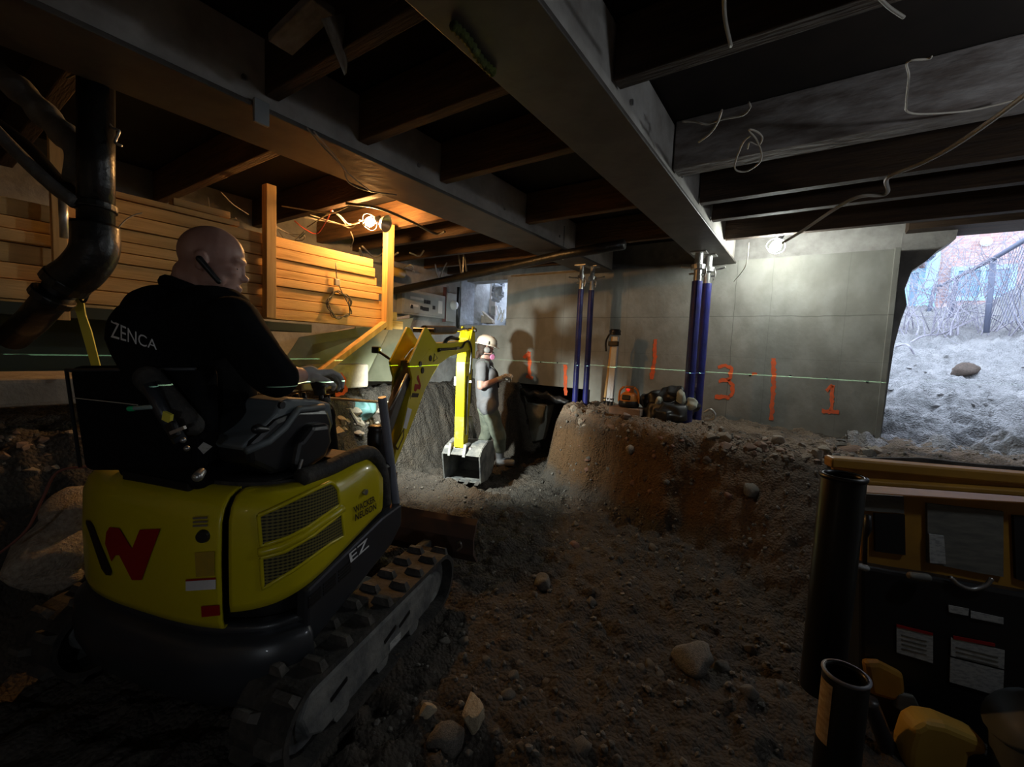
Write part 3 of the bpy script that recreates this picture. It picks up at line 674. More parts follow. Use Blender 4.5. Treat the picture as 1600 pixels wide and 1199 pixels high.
# ------------------------------------------------------------------ lamps
def lamp_bulb(name, p, label, m, r, cage, up=None):
    t = thing(name, label, 'lamp', p)
    b = MB().lathe([(0, -r), (r * .5, -r * .88), (r * .87, -r * .5), (r, 0), (r * .87, r * .55), (r * .45, r * 1.1), (r * .42, r * 1.5), (0, r * 1.5)], (0, 0, 0), up or (0, 0, 1), 20).build('bulb', m, t, smooth=True)
    x, y, d = frame(up or (0, 0, 1))
    MB().cyl(d * r * 1.4, d * (r * 1.4 + .06), .022, n=14).build('socket', 'black', t, bevel=.004)
    mb = MB()
    for k in range(6):
        a = 2 * PI * k / 6; e = x * math.cos(a) + y * math.sin(a)
        mb.tube(spline([d * r * 1.6 + e * .025, d * r * .6 + e * cage, d * (-r * .6) + e * cage, d * (-r * 1.45) + e * .015], 4), .002, 5)
    mb.build('cage', 'steel', t, smooth=True)
    return t
BW = V((-3.42, 2.56, 2.70)); BL = at_y(1212, 385, 5.0)
lamp_bulb('caged_bulb', BW, 'caged bulb glowing warm between the joists above the lumber', 'bulbwarm', .042, .07, up=(.75, .35, .3))
o = MB().lathe([(.02, 0), (.055, .02), (.075, .055), (.08, .06), (.07, .05), (.05, .015), (.015, -.005)], BW + V((.10, .05, .0)), (.6, .2, -.2), 20).build('lamp_reflector', 'galv', smooth=True)
tag(o, 'small round metal reflector beside the warm bulb', 'reflector')
lamp_bulb('caged_bulb', BL, 'bare white bulb hanging by the top of the concrete wall', 'bulbwhite', .05, .075, up=(.35, -.2, .7))

# ------------------------------------------------------------------ cables
Z = lambda pts, z: [at_z(u, v, z) for u, v in pts]
cable('power_cord', Z(((1222, 380), (1252, 362), (1330, 312), (1384, 303), (1387, 278), (1440, 255), (1500, 222), (1600, 150), (1660, 95)), 2.62), .011, 'cabledim', 'grey power cord running from the white bulb to the upper right')
cable('white_cable', Z(((1600, 153), (1520, 172), (1450, 178), (1419, 175), (1416, 160), (1420, 120), (1418, 97), (1450, 92), (1456, 88)), 2.74), .004, 'cable', 'white wire looped over the dusty header at top right')
cable('thin_wire', Z(((1172, 212), (1160, 225), (1148, 262), (1165, 268), (1186, 255), (1190, 240), (1182, 218), (1170, 203), (1183, 206), (1191, 215), (1186, 226), (1172, 222), (1168, 232)), 2.7), .0045, 'cable', 'curled white wire dangling right of the right beam')
cable('cut_wire', Z(((1066, 190), (1085, 190), (1105, 194), (1130, 186), (1160, 180), (1172, 168), (1170, 160)), 2.74), .005, 'cabledim', 'loose wire reaching right from the end of the right beam')
cable('cut_wire', Z(((1128, 172), (1122, 190), (1110, 208), (1092, 222)), 2.72), .005, 'cable', 'short bright wire crossing the loose wire by the right beam')
cable('cut_wire', Z(((1131, -10), (1133, 30), (1142, 72)), 2.74), .007, 'cabledim', 'grey wire hanging at the top edge right of centre')
cable('cut_wire', Z(((1372, -5), (1390, 12), (1412, 27)), 2.74), .006, 'cabledim', 'faint wire at the top edge above the dusty header')
cable('string_line', [at_z(1170, 380, 2.74), at_z(1165, 415, 2.5), at_z(1147, 440, 2.4)], .004, 'cable', 'thin white string hanging beside the thick blue props')
cable('thin_wire', Z(((480, 200), (500, 225), (535, 262), (545, 285), (575, 298), (620, 305)), 2.66), .005, 'cabledim', 'twin wire draped along the underside of the left beam')
cable('thin_wire', Z(((490, 205), (520, 240), (545, 272), (580, 300)), 2.655), .004, 'cabledim', 'second wire beside the twin wire under the left beam')
cable('dark_hose', Z(((540, 318), (590, 325), (640, 345), (680, 365), (695, 362)), 2.74), .012, 'cabledark', 'dark hose sagging past the warm bulb')
wires = [(((480, 355), (520, 333), (545, 350), (565, 345)), 'cable', 'white wire coming into the warm bulb from the left, upper'), (((475, 340), (510, 346), (540, 352), (562, 348)), 'cable', 'white wire coming into the warm bulb from the left, middle'),
         (((485, 336), (530, 350), (548, 356), (562, 344)), 'cable', 'white wire coming into the warm bulb from the left, lower'), (((517, 328), (530, 338), (540, 350)), 'cable', 'short wire bent above the warm bulb wires'),
         (((460, 345), (475, 357), (495, 365), (510, 345), (518, 328)), 'cablered', 'red wire drooping left of the warm bulb'), (((420, 356), (440, 372), (470, 376), (475, 368), (450, 365), (430, 352)), 'cable', 'loop of white wire beside the left rack post, near'),
         (((424, 350), (445, 362), (468, 372), (476, 362), (455, 378), (430, 376)), 'cable', 'loop of white wire beside the left rack post, far'), (((432, 356), (450, 380), (470, 380)), 'cabledim', 'loop of dim wire beside the left rack post'),
         (((548, 362), (552, 375), (548, 386)), 'cable', 'short white pigtail below the warm bulb'),
         (((440, 322), (490, 330), (520, 332), (545, 322)), 'cabledim', 'wire along the joist left of the warm bulb')]
LXW = -3.9
for pts, m, lb in wires: cable('loose_wire', [at_z(u, v, 2.72 + .03 * math.sin(u)) for u, v in pts], .006, m, lb)
for k, (pts, lb) in enumerate(((((540, 398), (550, 405), (562, 402), (562, 392)), 'cable loop under the joist right of the lumber, first'), (((562, 388), (568, 402), (573, 408)), 'cable tail hanging left of the right rack post'), (((566, 385), (585, 402), (600, 395)), 'cable loop right above the right rack post'),
                              (((622, 395), (610, 402), (600, 400)), 'cable bit right of the right rack post top'), (((640, 395), (655, 400), (662, 392)), 'cable loop under the dark joist beyond the rack'),
                              (((630, 420), (640, 430), (646, 420), (640, 414), (628, 424), (630, 442)), 'pale cable bundle beside the tan pipe stub'), (((632, 416), (648, 425), (642, 436), (630, 430)), 'second pale cable bundle beside the tan pipe stub'),
                              (((680, 413), (682, 425), (686, 434)), 'wire hanging over the breaker panel'), (((698, 411), (692, 422), (688, 433)), 'slanting wire hanging over the meter'))):
    cable('loose_wire', [at_z(u, v, 2.70) for u, v in pts], .010, 'cable' if k in (0, 1, 5, 6) else 'cabledim', lb)
for k, (pts, lb) in enumerate(((((714, 385), (718, 408), (721, 430)), 'left cable of a pair hanging from the joist above the window'), (((720, 385), (726, 404), (729, 424)), 'right cable of a pair hanging from the joist above the window'))):
    cable('hung_cable', [at_y(u, v, 4.5) for u, v in pts], .012, 'cabledim', lb)
for k, (pts, lb) in enumerate(((((325, 308), (330, 330), (348, 338), (370, 342)), 'dim wire arc above the operator head, upper'), (((302, 318), (320, 332), (345, 345)), 'dim wire arc above the operator head, middle'),
                              (((290, 325), (310, 342), (335, 348), (368, 340)), 'dim wire arc above the operator head, lower'), (((345, 300), (365, 320), (388, 335)), 'dim wire arc nearest the rack, above the operator'),
                              (((182, 360), (195, 345), (210, 336), (222, 333)), 'pale wire by the wide brown joist, right of the drain stack'))):
    cable('loose_wire', [at_z(u, v, 2.68) if k < 4 else at_x(u, v, -3.45) for u, v in pts], .004, 'cabledim', lb)
cable('ceiling_wire', Z(((105, 122), (130, 114), (200, 118), (240, 122), (262, 113)), 2.76), .005, 'cabledark', 'faint dark wire along the ceiling, upper left')
cable('red_wire', [at_d(u, v, 1.75) for u, v in ((-10, 872), (40, 830), (66, 780), (90, 738), (140, 729))], .005, mat('dull_red_wire', (.25, .10, .08), rough=.6), 'thin reddish wire running down the left dirt bank')

# ------------------------------------------------------------------ blue shoring props
def prop(x, y, z0, z1, r, label, group, handle=1):
    t = thing('shoring_prop', label, 'shoring post', (x, y, z0)); H = z1 - z0
    MB().cyl((0, 0, .012), (0, 0, H - .30), r, n=18).build('outer_tube', 'blue', t, smooth=False)
    MB().cyl((0, 0, H - .32), (0, 0, H - .012), r * .78, n=16).build('inner_tube', 'galv', t)
    MB().box((0, 0, .006), (.15, .15, .012)).build('base_plate', 'galv', t)
    MB().box((0, 0, H - .006), (.15, .13, .012)).build('top_plate', 'galv', t)
    MB().cyl((0, 0, H - .18), (0, 0, H - .13), r * 1.35, n=16).build('collar_nut', 'galv', t, bevel=.004)
    MB().tube(spline([(-.05 * handle, 0, H - .155), (-.13 * handle, -.01, H - .15), (-.17 * handle, -.01, H - .14)]), .011, 8).build('nut_handle', 'galv', t, smooth=True)
    MB().tube(spline([(r + .012, -.02, H - .15), (r + .03, -.02, H - .2), (r + .018, -.02, H - .27)]), .007, 8).build('pin', 'steel', t, smooth=True)
    MB().cyl((-r * 1.7, 0, H - .22), (r * 1.7, 0, H - .22), .010, n=8).build('cross_pin', 'galv', t)
    return t
zb = 2.69
def footed(x, y): return ground(x, y, False) + .0
pp = at_y(928, 640, 5.0); prop(-2.46, 5.02, .90, zb, .036, 'slim blue adjustable prop under the left beam, left of the pair', 'slim props'); prop(-2.37, 5.14, .90, zb, .038, 'slim blue adjustable prop under the left beam, right of the pair by the tripod', 'slim props', -1)
prop(-1.045, 4.86, .87, zb, .052, 'thick blue adjustable prop under the right beam, front of the pair', 'thick props'); prop(-.985, 5.05, .87, zb, .048, 'thick blue adjustable prop under the right beam, half hidden behind the front one', 'thick props', -1)

# ------------------------------------------------------------------ tripod, laser level, bag, paver
def wth(name, label, cat, p): return thing(name, label, cat, p)
b0 = at_y(951, 634, 5.22); tp = at_y(962, 520, 5.22)
t = wth('survey_tripod', 'folded aluminium survey tripod leaning by the slim blue props', 'tripod', b0)
ax = (tp - b0)
for k, (dx, m, w) in enumerate(((-.055, 'lumberv', .028), (.0, 'alu', .05), (.052, 'alu', .036))):
    wp('leg', MB().bar(b0 + V((dx, -.02 * k, .06)), tp + V((dx * .6, -.01 * k, -.05)), w, .045, up=(0, 1, 0)), m, t, bevel=.006)
    wp('foot', MB().tube([b0 + V((dx * 1.1, -.02 * k, 0)), b0 + V((dx, -.02 * k, .10))], [.008, .028], 10), 'black', t)
wp('head_plate', MB().cyl(tp + V((0, -.02, -.03)), tp + V((0, -.02, .0)), .075, .07, n=18), 'black', t, bevel=.004)
wp('head_cap', MB().lathe([(.07, 0), (.075, .02), (.06, .04), (0, .045)], tp + V((0, -.02, 0))), 'black', t, smooth=True)
wp('clamp', MB().box(tp + V((0, -.05, -.14)), (.13, .05, .06)), 'black', t, bevel=.01)
wp('strap', MB().tube(spline([tp + V((-.07, -.03, -.02)), tp + V((-.11, -.03, -.12)), tp + V((-.10, -.03, -.24))]), .012, 6), 'black', t, smooth=True)
pl = at_y(982, 636, 4.72); gz = pl.z
t = tag(MB().box(pl + V((-.01, 0, -.045)), (.36, .22, .085)).build('paving_block', 'brickpaver', bevel=.012), 'dusty flat block under the orange laser level', 'block')
t = wth('laser_level', 'orange and black rotary laser level with a red light, on a dusty block', 'laser level', pl)
MB().lathe([(.0, 0), (.10, 0), (.115, .02), (.11, .06), (.10, .075)], (0, 0, 0), n=24).build('base', 'black', t, smooth=True)
MB().lathe([(.10, .06), (.105, .08), (.088, .14), (.06, .165), (.0, .17)], (0, 0, 0), n=24).build('body', 'orange', t, smooth=True)
MB().box((0, -.085, .11), (.09, .05, .055), Matrix.Rotation(-.25, 3, 'X')).build('control_panel', 'black', t, bevel=.008)
MB().cyl((0, 0, .165), (0, 0, .215), .048, n=18).build('rotor_head', 'orange', t, bevel=.006)
MB().ell((0, -.045, .195), (.022, .012, .016)).build('red_light', 'redlamp', t, smooth=True)
MB().cyl((0, 0, .225), (0, 0, .235), .05, n=18).build('rotor_cap', 'orange', t)
for sx in (-1, 1): MB().tube(spline([(sx * .06, -.01, .225), (sx * .105, -.01, .17), (sx * .115, -.01, .05)]), .012, 8).build('guard', 'orange', t, smooth=True)
# heap of black bags and clothing
pb = at_y(1045, 655, 4.78)
mb = MB()
for (u, v, y, r) in ((1026, 630, 4.9, (.19, .14, .14)), (1052, 624, 4.98, (.20, .14, .14)), (1062, 640, 4.9, (.14, .12, .11)), (1020, 655, 4.75, (.10, .10, .09)), (1042, 646, 4.75, (.22, .12, .13)), (1012, 645, 4.82, (.09, .1, .13)), (1075, 630, 5.0, (.14, .1, .1))):
    mb.ell(at_y(u, v, y), r)
bagT = wth('bag_heap', 'crumpled black bag and jacket heap between the laser level and the thick props', 'bag', V((pb.x, pb.y, .9)))
mb.build('bag_body', 'bag', bagT, world=True, remesh=.018, smo=2, jit=crumple(.05, 11), smooth=True)
for (u, v, y, r) in ((1064, 622, 4.80, (.05, .05, .09)), (1080, 632, 4.82, (.06, .05, .07)), (1029, 627, 4.74, (.035, .05, .05))):
    MB().ell(at_y(u, v, y), r, u=20, v=14).build('pale_lining', 'bagwhite', bagT, world=True, smooth=True, jit=crumple(.02, 20))
wp('strap', MB().tube(spline([at_y(u, v, 4.72) for u, v in ((1005, 650), (1020, 640), (1040, 652), (1060, 655))]), .012, 6), 'bag', bagT, smooth=True)
tag(MB().tube(spline([at_y(u, v, 4.8) for u, v in ((1100, 645), (1110, 640), (1117, 648), (1113, 656), (1100, 657))]), .012, 8).build('wire_hoop', 'galv', smooth=True), 'small bent metal hoop at the foot of the thick blue props', 'hoop')

# plastic and pier under the undermined wall
tag(MB().tube(spline([at_y(u, v, 5.56) for u, v in ((790, 606), (815, 613), (845, 617), (888, 630))]), .05, 10).build('plastic_sheet', 'plasticsheet', jit=crumple(.05, 9), smooth=True), 'black plastic sheeting along the underside of the concrete wall', 'sheeting')
q = [at_y(u, v, 5.64) for u, v in ((804, 628), (852, 634), (838, 690), (826, 692))]
tag(MB().prism(q, [a + V((0, .3, 0)) for a in q]).build('hanging_footing', 'concrete', bevel=.02), 'tapered lump of concrete footing hanging under the wall', 'footing')

# ------------------------------------------------------------------ rocks
def hitm(u, v):
    d = ray(u, v); t = 4.6
    while t < 16:
        p = CAM + d * t
        if p.z < mud(p.x, p.y): break
        t += .03
    return p
RM_ = []
for k in range(14):
    mb = MB(); bmesh.ops.create_icosphere(mb.bm, subdivisions=3, radius=1)
    rnd = random.Random(k); off = V((rnd.random() * 50, rnd.random() * 50, rnd.random() * 50))
    for v in mb.bm.verts:
        d = v.co.normalized(); c = 1 + .35 * noise.noise(d * 1.3 + off) + .12 * noise.noise(d * 3.1 + off)
        q = d * c
        for pl_ in range(5 if k < 7 else 9):
            nn = V((math.sin(pl_ * 2.3 + k), math.cos(pl_ * 1.7 + k * 2), math.sin(pl_ * 3.1 + k * .7))).normalized(); e = q.dot(nn) - (.74 if k < 7 else .55 + .06 * (pl_ % 4))
            if e > 0: q -= nn * e * (.85 if k < 7 else 1.)
        v.co = q
    RM_.append(mb.mesh('stone_mesh_%d' % k))
RMm = {}
def stone(name, p, s, m, label, group=None, cat='stone', seed=None, sink=.3):
    k = (seed if seed is not None else random.randrange(7)) % 7 + (7 if name in ('rubble_piece', 'bank_stone', 'broken_slab', 'mud_clod', 'clod') or m == 'rocktan' else 0)
    if (k, m) not in RMm:
        q = RM_[k].copy(); q.materials.append(M[m]); RMm[(k, m)] = q
        for f in q.polygons: f.use_smooth = k < 7
    o = bpy.data.objects.new(name, RMm[(k, m)]); COL.objects.link(o)
    o.scale = s if not isinstance(s, (int, float)) else (s, s * random.uniform(.7, 1), s * random.uniform(.55, .85))
    o.rotation_euler = (random.uniform(-.4, .4), random.uniform(-.4, .4), random.uniform(0, 6.28))
    o.location = V(p) + V((0, 0, o.scale[2] * (1 - 2 * sink)))
    return tag(o, label, cat, group)
def hit(u, v, step=.02, tmax=9):
    d = ray(u, v); t = .5
    while t < tmax:
        p = CAM + d * t
        if p.z < ground(p.x, p.y) + clods(p.x, p.y): return p
        t += step
    return p
for u, v, s, m, nm, lb in ((742, 1125, (.085, .06, .055), 'rocktan', 'stone', 'large tan stone with flat facets at the bottom of the view'), (700, 1165, (.08, .07, .06), 'rock', 'stone', 'dull dark stone below the large tan stone'),
                           (897, 858, (.055, .045, .045), 'rockred', 'stone', 'reddish round stone half buried in the dirt'), (847, 915, (.10, .06, .05), 'rock', 'stone', 'squarish dark block in the dirt with a flat top'),
                           (1080, 1035, (.10, .09, .06), 'rock', 'stone', 'wide low grey stone in the dirt right of centre'), (1172, 770, (.09, .06, .05), 'rock', 'stone', 'stone poking out of the slope below the blue props'),
                           (1215, 690, (.06, .05, .04), 'rockpale', 'stone', 'pale round stone on the slope by the concrete wall'), (985, 705, (.06, .05, .05), 'rockpale', 'stone', 'pale stone at the lip of the dirt berm under the laser level'),
                           (668, 1115, (.035, .03, .03), 'rocktan', 'stone', 'small tan stone left of the large tan stone')):
    stone(nm, hit(u, v), s, m, lb)
for k in range(46):                                   # stones in the churned floor
    u = random.uniform(640, 1240); v = random.uniform(800, 1190)
    p = hit(u, v, .03)
    stone('loose_stone', p, random.uniform(.018, .042), 'rock', 'small dark stone lying loose in the churned dirt floor', 'loose stones in the dirt floor')
for k in range(130):                                   # broken masonry on the berm edge and wall foot
    u = random.uniform(890, 1370); v = 634 + (u - 890) * .095 + random.uniform(6, 34) + (18 if u > 1130 else 0)
    if 990 < u < 1098: continue
    p = hit(u, v, .03)
    stone('rubble_piece', p, random.uniform(.022, .04 + .035 * (k % 4 == 0)), 'rockpale' if k % 3 else 'brickpaver', 'broken masonry lump on the edge of the dirt berm by the wall', 'rubble along the berm edge')
for k in range(36):
    p = hit(random.uniform(870, 1140), random.uniform(672, 775), .03)
    stone('embedded_stone', p, random.uniform(.014, .04), ('rockbrown', 'rock', 'rockred')[k % 3], 'stone stuck in the brown cut face of the dirt berm', 'stones in the berm face', sink=.5)
for k in range(14):
    p = hit(random.uniform(1290, 1370), random.uniform(672, 720), .03)
    stone('clod', p, random.uniform(.03, .06), 'rock', 'dark clod heaped at the foot of the wall end', 'clods by the opening')
for k in range(40):                                   # left bank
    u = random.uniform(-20, 130); v = random.uniform(668, 760)
    p = hit(u, v, .02)
    stone('bank_stone', p, random.uniform(.012, .038), 'rockpale' if k % 2 else 'brickpaver', 'tan stone in the left dirt bank behind the seat', 'stones in the left bank')
stone('boulder', hit(85, 860), (.19, .15, .17), 'rockpale', 'big pale plaster-covered boulder beside the yellow rear hood', cat='boulder', seed=2, sink=.45)
stone('boulder', hit(115, 800), (.13, .12, .12), 'rockpale', 'pale boulder on top of the big one by the yellow hood', cat='boulder', seed=4, sink=.45)
stone('boulder', hit(95, 900), (.13, .10, .08), 'rockpale', 'lower pale boulder in the dark gap by the rear hood', cat='boulder', seed=5, sink=.45)
a = at_x(-60, 655, -2.95); b = at_x(128, 650, -2.95)
tag(MB().box(((a.x - .25), (a.y + b.y) / 2, 1.30), (.55, b.y - a.y + .1, .13)).build('concrete_ledge', 'concretepale', bevel=.02, jit=None), 'beige concrete ledge on the left bank beside the seat', 'ledge')
# rubble, block and sack seen past the console
q = at_x(555, 603, -3.75)
blk = tag(MB().box((-3.95, 2.47, 1.26), (.40, .72, .24)).build('footing_block', 'concretepale', bevel=.02), 'beige concrete footing block with an orange sprayed 3', 'block')
mb = MB(); _at = at_y
def at_y_blk(u, v, y): return at_x(u, v, -3.742)
_sv = at_y; at_y = at_y_blk
stroke(mb, [(523, 588), (533, 586), (539, 593), (536, 600)], 6); stroke(mb, [(536, 600), (541, 607), (536, 616), (524, 617)], 6); at_y = _sv
mb.build('paint_mark', 'spray', blk, world=True)
for k in range(26):
    u = random.uniform(520, 612); v = random.uniform(640, 690)
    p = at_x(u, v, -3.3 - .012 * (690 - v)); 
    p = hit(u, v, .03)
    stone('broken_slab', p, random.uniform(.035, .08), 'concretepale' if k % 3 else 'rockpale', 'broken concrete lump in the rubble beyond the control console', 'rubble beyond the console')
p = hit(567, 646); tag(MB().ell(p + V((0, 0, .03)), (.13, .15, .10), u=24, v=16).build('teal_sack', 'teal', jit=crumple(.06, 9), smooth=True), 'teal crumpled sack on the rubble behind the grab bar', 'sack')
tag(MB().tube([at_x(505, 622, -3.2), at_x(612, 630, -3.2)], .012, 8).build('loose_rod', 'concretepale', smooth=True), 'long pale rod lying across the rubble behind the console', 'rod')
q = [hit(u, v) + V((0, 0, .05)) for u, v in ((545, 650), (580, 668), (585, 682), (558, 672))]
tag(MB().prism(q, [a + V((.01, 0, .035)) for a in q]).build('flagstone', 'concretepale', bevel=.006), 'flat pale slab tilted on the rubble by the front post', 'slab')
p = at_d(1320, 712, 3.6); tag(MB().cyl(p + V((-.12, -.02, -.04)), p + V((.10, .25, -.02)), .085, n=18).build('log_end', 'oldwood2', bevel=.01), 'short cut log lying behind the black upright tube', 'log')

for k in range(40):
    p = hitm(random.uniform(1385, 1610), random.uniform(550, 735))
    stone('mud_clod', p, random.uniform(.02, .05), 'mudrock', 'grey clod lying on the wet mud slope outside', 'clods on the mud slope')
# fine stones: uncountable
mb = MB(); cnt = 0
pb_ = []
for k in range(6):
    b2 = bmesh.new(); bmesh.ops.create_icosphere(b2, subdivisions=1, radius=1); vs = [v.co * (1 + .35 * noise.noise(v.co * 2 + V((k * 7, 0, 0)))) for v in b2.verts]; fs = [[v.index for v in f.verts] for f in b2.faces]; b2.free(); pb_.append((vs, fs))
cov, cof = [], []
EHX = math.radians(17); EPX = -1.605 * math.cos(EHX) - 1.6 * math.sin(EHX); EPY = -1.605 * math.sin(EHX) + 1.6 * math.cos(EHX)
while cnt < 4200:
    if random.random() < .75: x, y = random.uniform(-2.2, 1.0), random.uniform(.3, 4.6)
    else: x, y = random.uniform(-4.2, 1.6), random.uniform(3., 5.5)
    lx = (x - EPX) * math.cos(EHX) + (y - EPY) * math.sin(EHX); lyy = -(x - EPX) * math.sin(EHX) + (y - EPY) * math.cos(EHX)
    if (-.8 < lx < .65 and -.75 < lyy < 1.15) or (x > .25 and y < 2.3) or (x < -2.7 and y > 3.2): continue
    z = ground(x, y) + clods(x, y); r = .004 + .016 * random.random() ** 3
    vs, fs = pb_[cnt % 6]; R = Euler_ = Matrix.Rotation(random.random() * 6, 3, 'Z') @ Matrix.Rotation(random.random() * 3, 3, 'X'); n0 = len(cov)
    for v in vs:
        w = R @ V((v.x * r, v.y * r, v.z * r * .7)); cov.append((x + w.x, y + w.y, z + w.z + r * .2))
    for f in fs: cof.append([i + n0 for i in f])
    cnt += 1
me = bpy.data.meshes.new('gravel'); me.from_pydata(cov, [], cof); me.materials.append(M['rock'])
o = bpy.data.objects.new('gravel', me); COL.objects.link(o); tag(o, 'fine gravel and crumbs scattered over the dug dirt', 'gravel', kind='stuff')

# ------------------------------------------------------------------ outside
bt = thing('brick_building', 'pink brick building seen through the opening', 'building', (4, 15.2, 1.5))
wp('wall', boxes([(-3, 14, 15.2, 15.6, 0, 12)]), 'brick', bt)
def rect(u0, v0, u1, v1, y): 
    a, b = at_y(u0, v0, y), at_y(u1, v1, y); return min(a.x, b.x), max(a.x, b.x), min(a.z, b.z), max(a.z, b.z)
for (u0, v0, u1, v1) in ((1497, 424, 1572, 462), (1404, 428, 1428, 498)):
    x0, x1, z0, z1 = rect(u0, v0, u1, v1, 15.15)
    f = wp('window', boxes([(x0 - .12, x0, 15.1, 15.2, z0 - .1, z1 + .1), (x1, x1 + .12, 15.1, 15.2, z0 - .1, z1 + .1), (x0, x1, 15.1, 15.2, z1, z1 + .1), (x0, x1, 15.1, 15.2, z0 - .1, z0), ((x0 + x1) / 2 - .04, (x0 + x1) / 2 + .04, 15.1, 15.2, z0, z1)]), 'extblue', bt)
    o = boxes([(x0, x1, 15.16, 15.19, z0, z1)]).build('pane', 'extpane', f); o.data.transform(root_matrix(bt).inverted())
x0, x1, z0, z1 = rect(1453, 365, 1463, 452, 15.0); wp('downspout', boxes([(x0, x1, 14.95, 15.15, 1, z1)]), 'extblue', bt)
x0, x1, z0, z1 = rect(1418, 392, 1458, 404, 14.6); wp('awning', boxes([(x0 - 1, x1, 14.3, 15.2, z0, z0 + .12)]), 'fence', bt)
p = at_y(1541, 378, 15.15); wp('wall_lamp', MB().lathe([(0, .08), (.06, .07), (.10, .03), (.11, 0)], p, (0, -1, 0)), 'white', bt, smooth=True)
# railing with chain link
t = thing('chain_link_fence', 'dark chain-link fence on top of the mud slope outside', 'fence', (2.7, 8, 2.3))
fp = [at_d(u, v, D_) for u, v, D_ in ((1640, 352, 5.2), (1553, 404, 7.4), (1472, 446, 10.4), (1400, 452, 13.2))]
wp('top_rail', MB().tube(fp, .035, 8), 'fence', t, smooth=True)
for (u, v, D_, v2) in ((1553, 404, 7.4, 520), (1495, 434, 9.3, 505), (1460, 450, 10.6, 502), (1630, 358, 5.4, 530)):
    wp('post', MB().tube([at_d(u, v, D_), at_d(u - 12, v2, D_)], .04, 8), 'fence', t, smooth=True)
mb = MB(); SEG = []
for (a, b), (h0, h1) in zip(zip(fp, fp[1:]), ((1.25, 1.2), (1.2, .95), (.95, .95))):
    L_ = (b - a).length; n_ = int(L_ / .16)
    for k in range(-8, n_):
        for s in (0, 1):
            t0, t1 = k / n_, (k + 8) / n_
            q0, q1 = (t0, t1) if s == 0 else (t1, t0)
            P0 = a + (b - a) * q0; P1 = a + (b - a) * q1
            if 0 <= q0 <= 1 and 0 <= q1 <= 1: mb.tube([P0, P1 + V((0, 0, -1.15))], .0032, 3, cap=False)
wp('wire_mesh', mb, 'fence', t)
def bush(p, n, h, label, seed):
    rnd = random.Random(seed); mb = MB()
    def grow(q, d, l, r, dep):
        pts = [q]; 
        for k in range(5):
            d = (d + V((rnd.uniform(-.5, .5), rnd.uniform(-.5, .5), rnd.uniform(-.35, .35)))).normalized(); q = q + d * l / 5; pts.append(q)
        mb.tube(pts, [r * (1 - .14 * i) for i in range(6)], 4, cap=False)
        if dep:
            for k in range(3): grow(pts[rnd.randrange(2, 6)], (d + V((rnd.uniform(-1, 1), rnd.uniform(-1, 1), rnd.uniform(-.4, .8)))).normalized(), l * .6, r * .55, dep - 1)
    for k in range(n):
        a = rnd.uniform(0, 6.28); grow(V(p) + V((rnd.uniform(-.7, .7), rnd.uniform(-.3, .3), 0)), V((math.cos(a) * .4, math.sin(a) * .4, rnd.uniform(.7, 1.2))), h * rnd.uniform(.7, 1.3), .011, 2)
    tag(mb.build('bare_shrub', 'branch'), label, 'shrub', 'bare shrubs along the fence')
for k, (u, v, D_, n_, h_, lb) in enumerate(((1420, 512, 9.5, 14, 1.2, 'bare tangled shrub left of the fence near the wall end'), (1470, 505, 9.3, 18, 1.5, 'bare tangled shrub in front of the far fence posts'), (1520, 512, 8.0, 16, 1.5, 'bare tangled shrub below the outside window'), (1590, 507, 6.6, 14, 1.5, 'bare tangled shrub at the right edge by the fence'))):
    bush(hitm(u, v + 13), n_, h_, lb, k)
for k, (pts, lb) in enumerate(((((1415, 525), (1440, 520), (1475, 505), (1530, 488), (1560, 478)), 'long fallen branch lying across the shrubs'), (((1400, 527), (1415, 535), (1428, 540)), 'short pale branch on the mud by the wall end'))):
    tag(MB().tube(spline([hitm(u, v + 20) + V((0, 0, .06 + .1 * (i % 2))) for i, (u, v) in enumerate(pts)]), .014, 6).build('fallen_branch', 'branch', smooth=True), lb, 'branch')
p = at_d(1508, 582, 4.6)
stone('boulder', hitm(1508, 584), (.14, .11, .10), 'rockbrown', 'brown rock sticking out of the grey mud slope outside', cat='boulder', seed=3, sink=.3)
# ------------------------------------------------------------------ mini excavator (local: x right, y forward, z up)
EH = math.radians(17)
ER = V((math.cos(EH), math.sin(EH), 0)); EF = V((-math.sin(EH), math.cos(EH), 0))
EP = ER * -1.605 + EF * 1.60 + V((0, 0, .10))
EX = thing('mini_excavator', 'yellow mini excavator with a dark grey skirt, driven by the man in black', 'excavator', EP, EH)
EM = MAT4[EX.name]; EI = EM.inverted()
def el(p): return EI @ V(p)
def eray(u, v): return EI.to_3x3() @ ray(u, v)
ECAM = el(CAM)
def ex(u, v, x): d = eray(u, v); return ECAM + d * ((x - ECAM.x) / d.x)
def ey(u, v, y): d = eray(u, v); return ECAM + d * ((y - ECAM.y) / d.y)
def ez(u, v, z): d = eray(u, v); return ECAM + d * ((z - ECAM.z) / d.z)
def ed(u, v, D): return el(at_d(u, v, D))
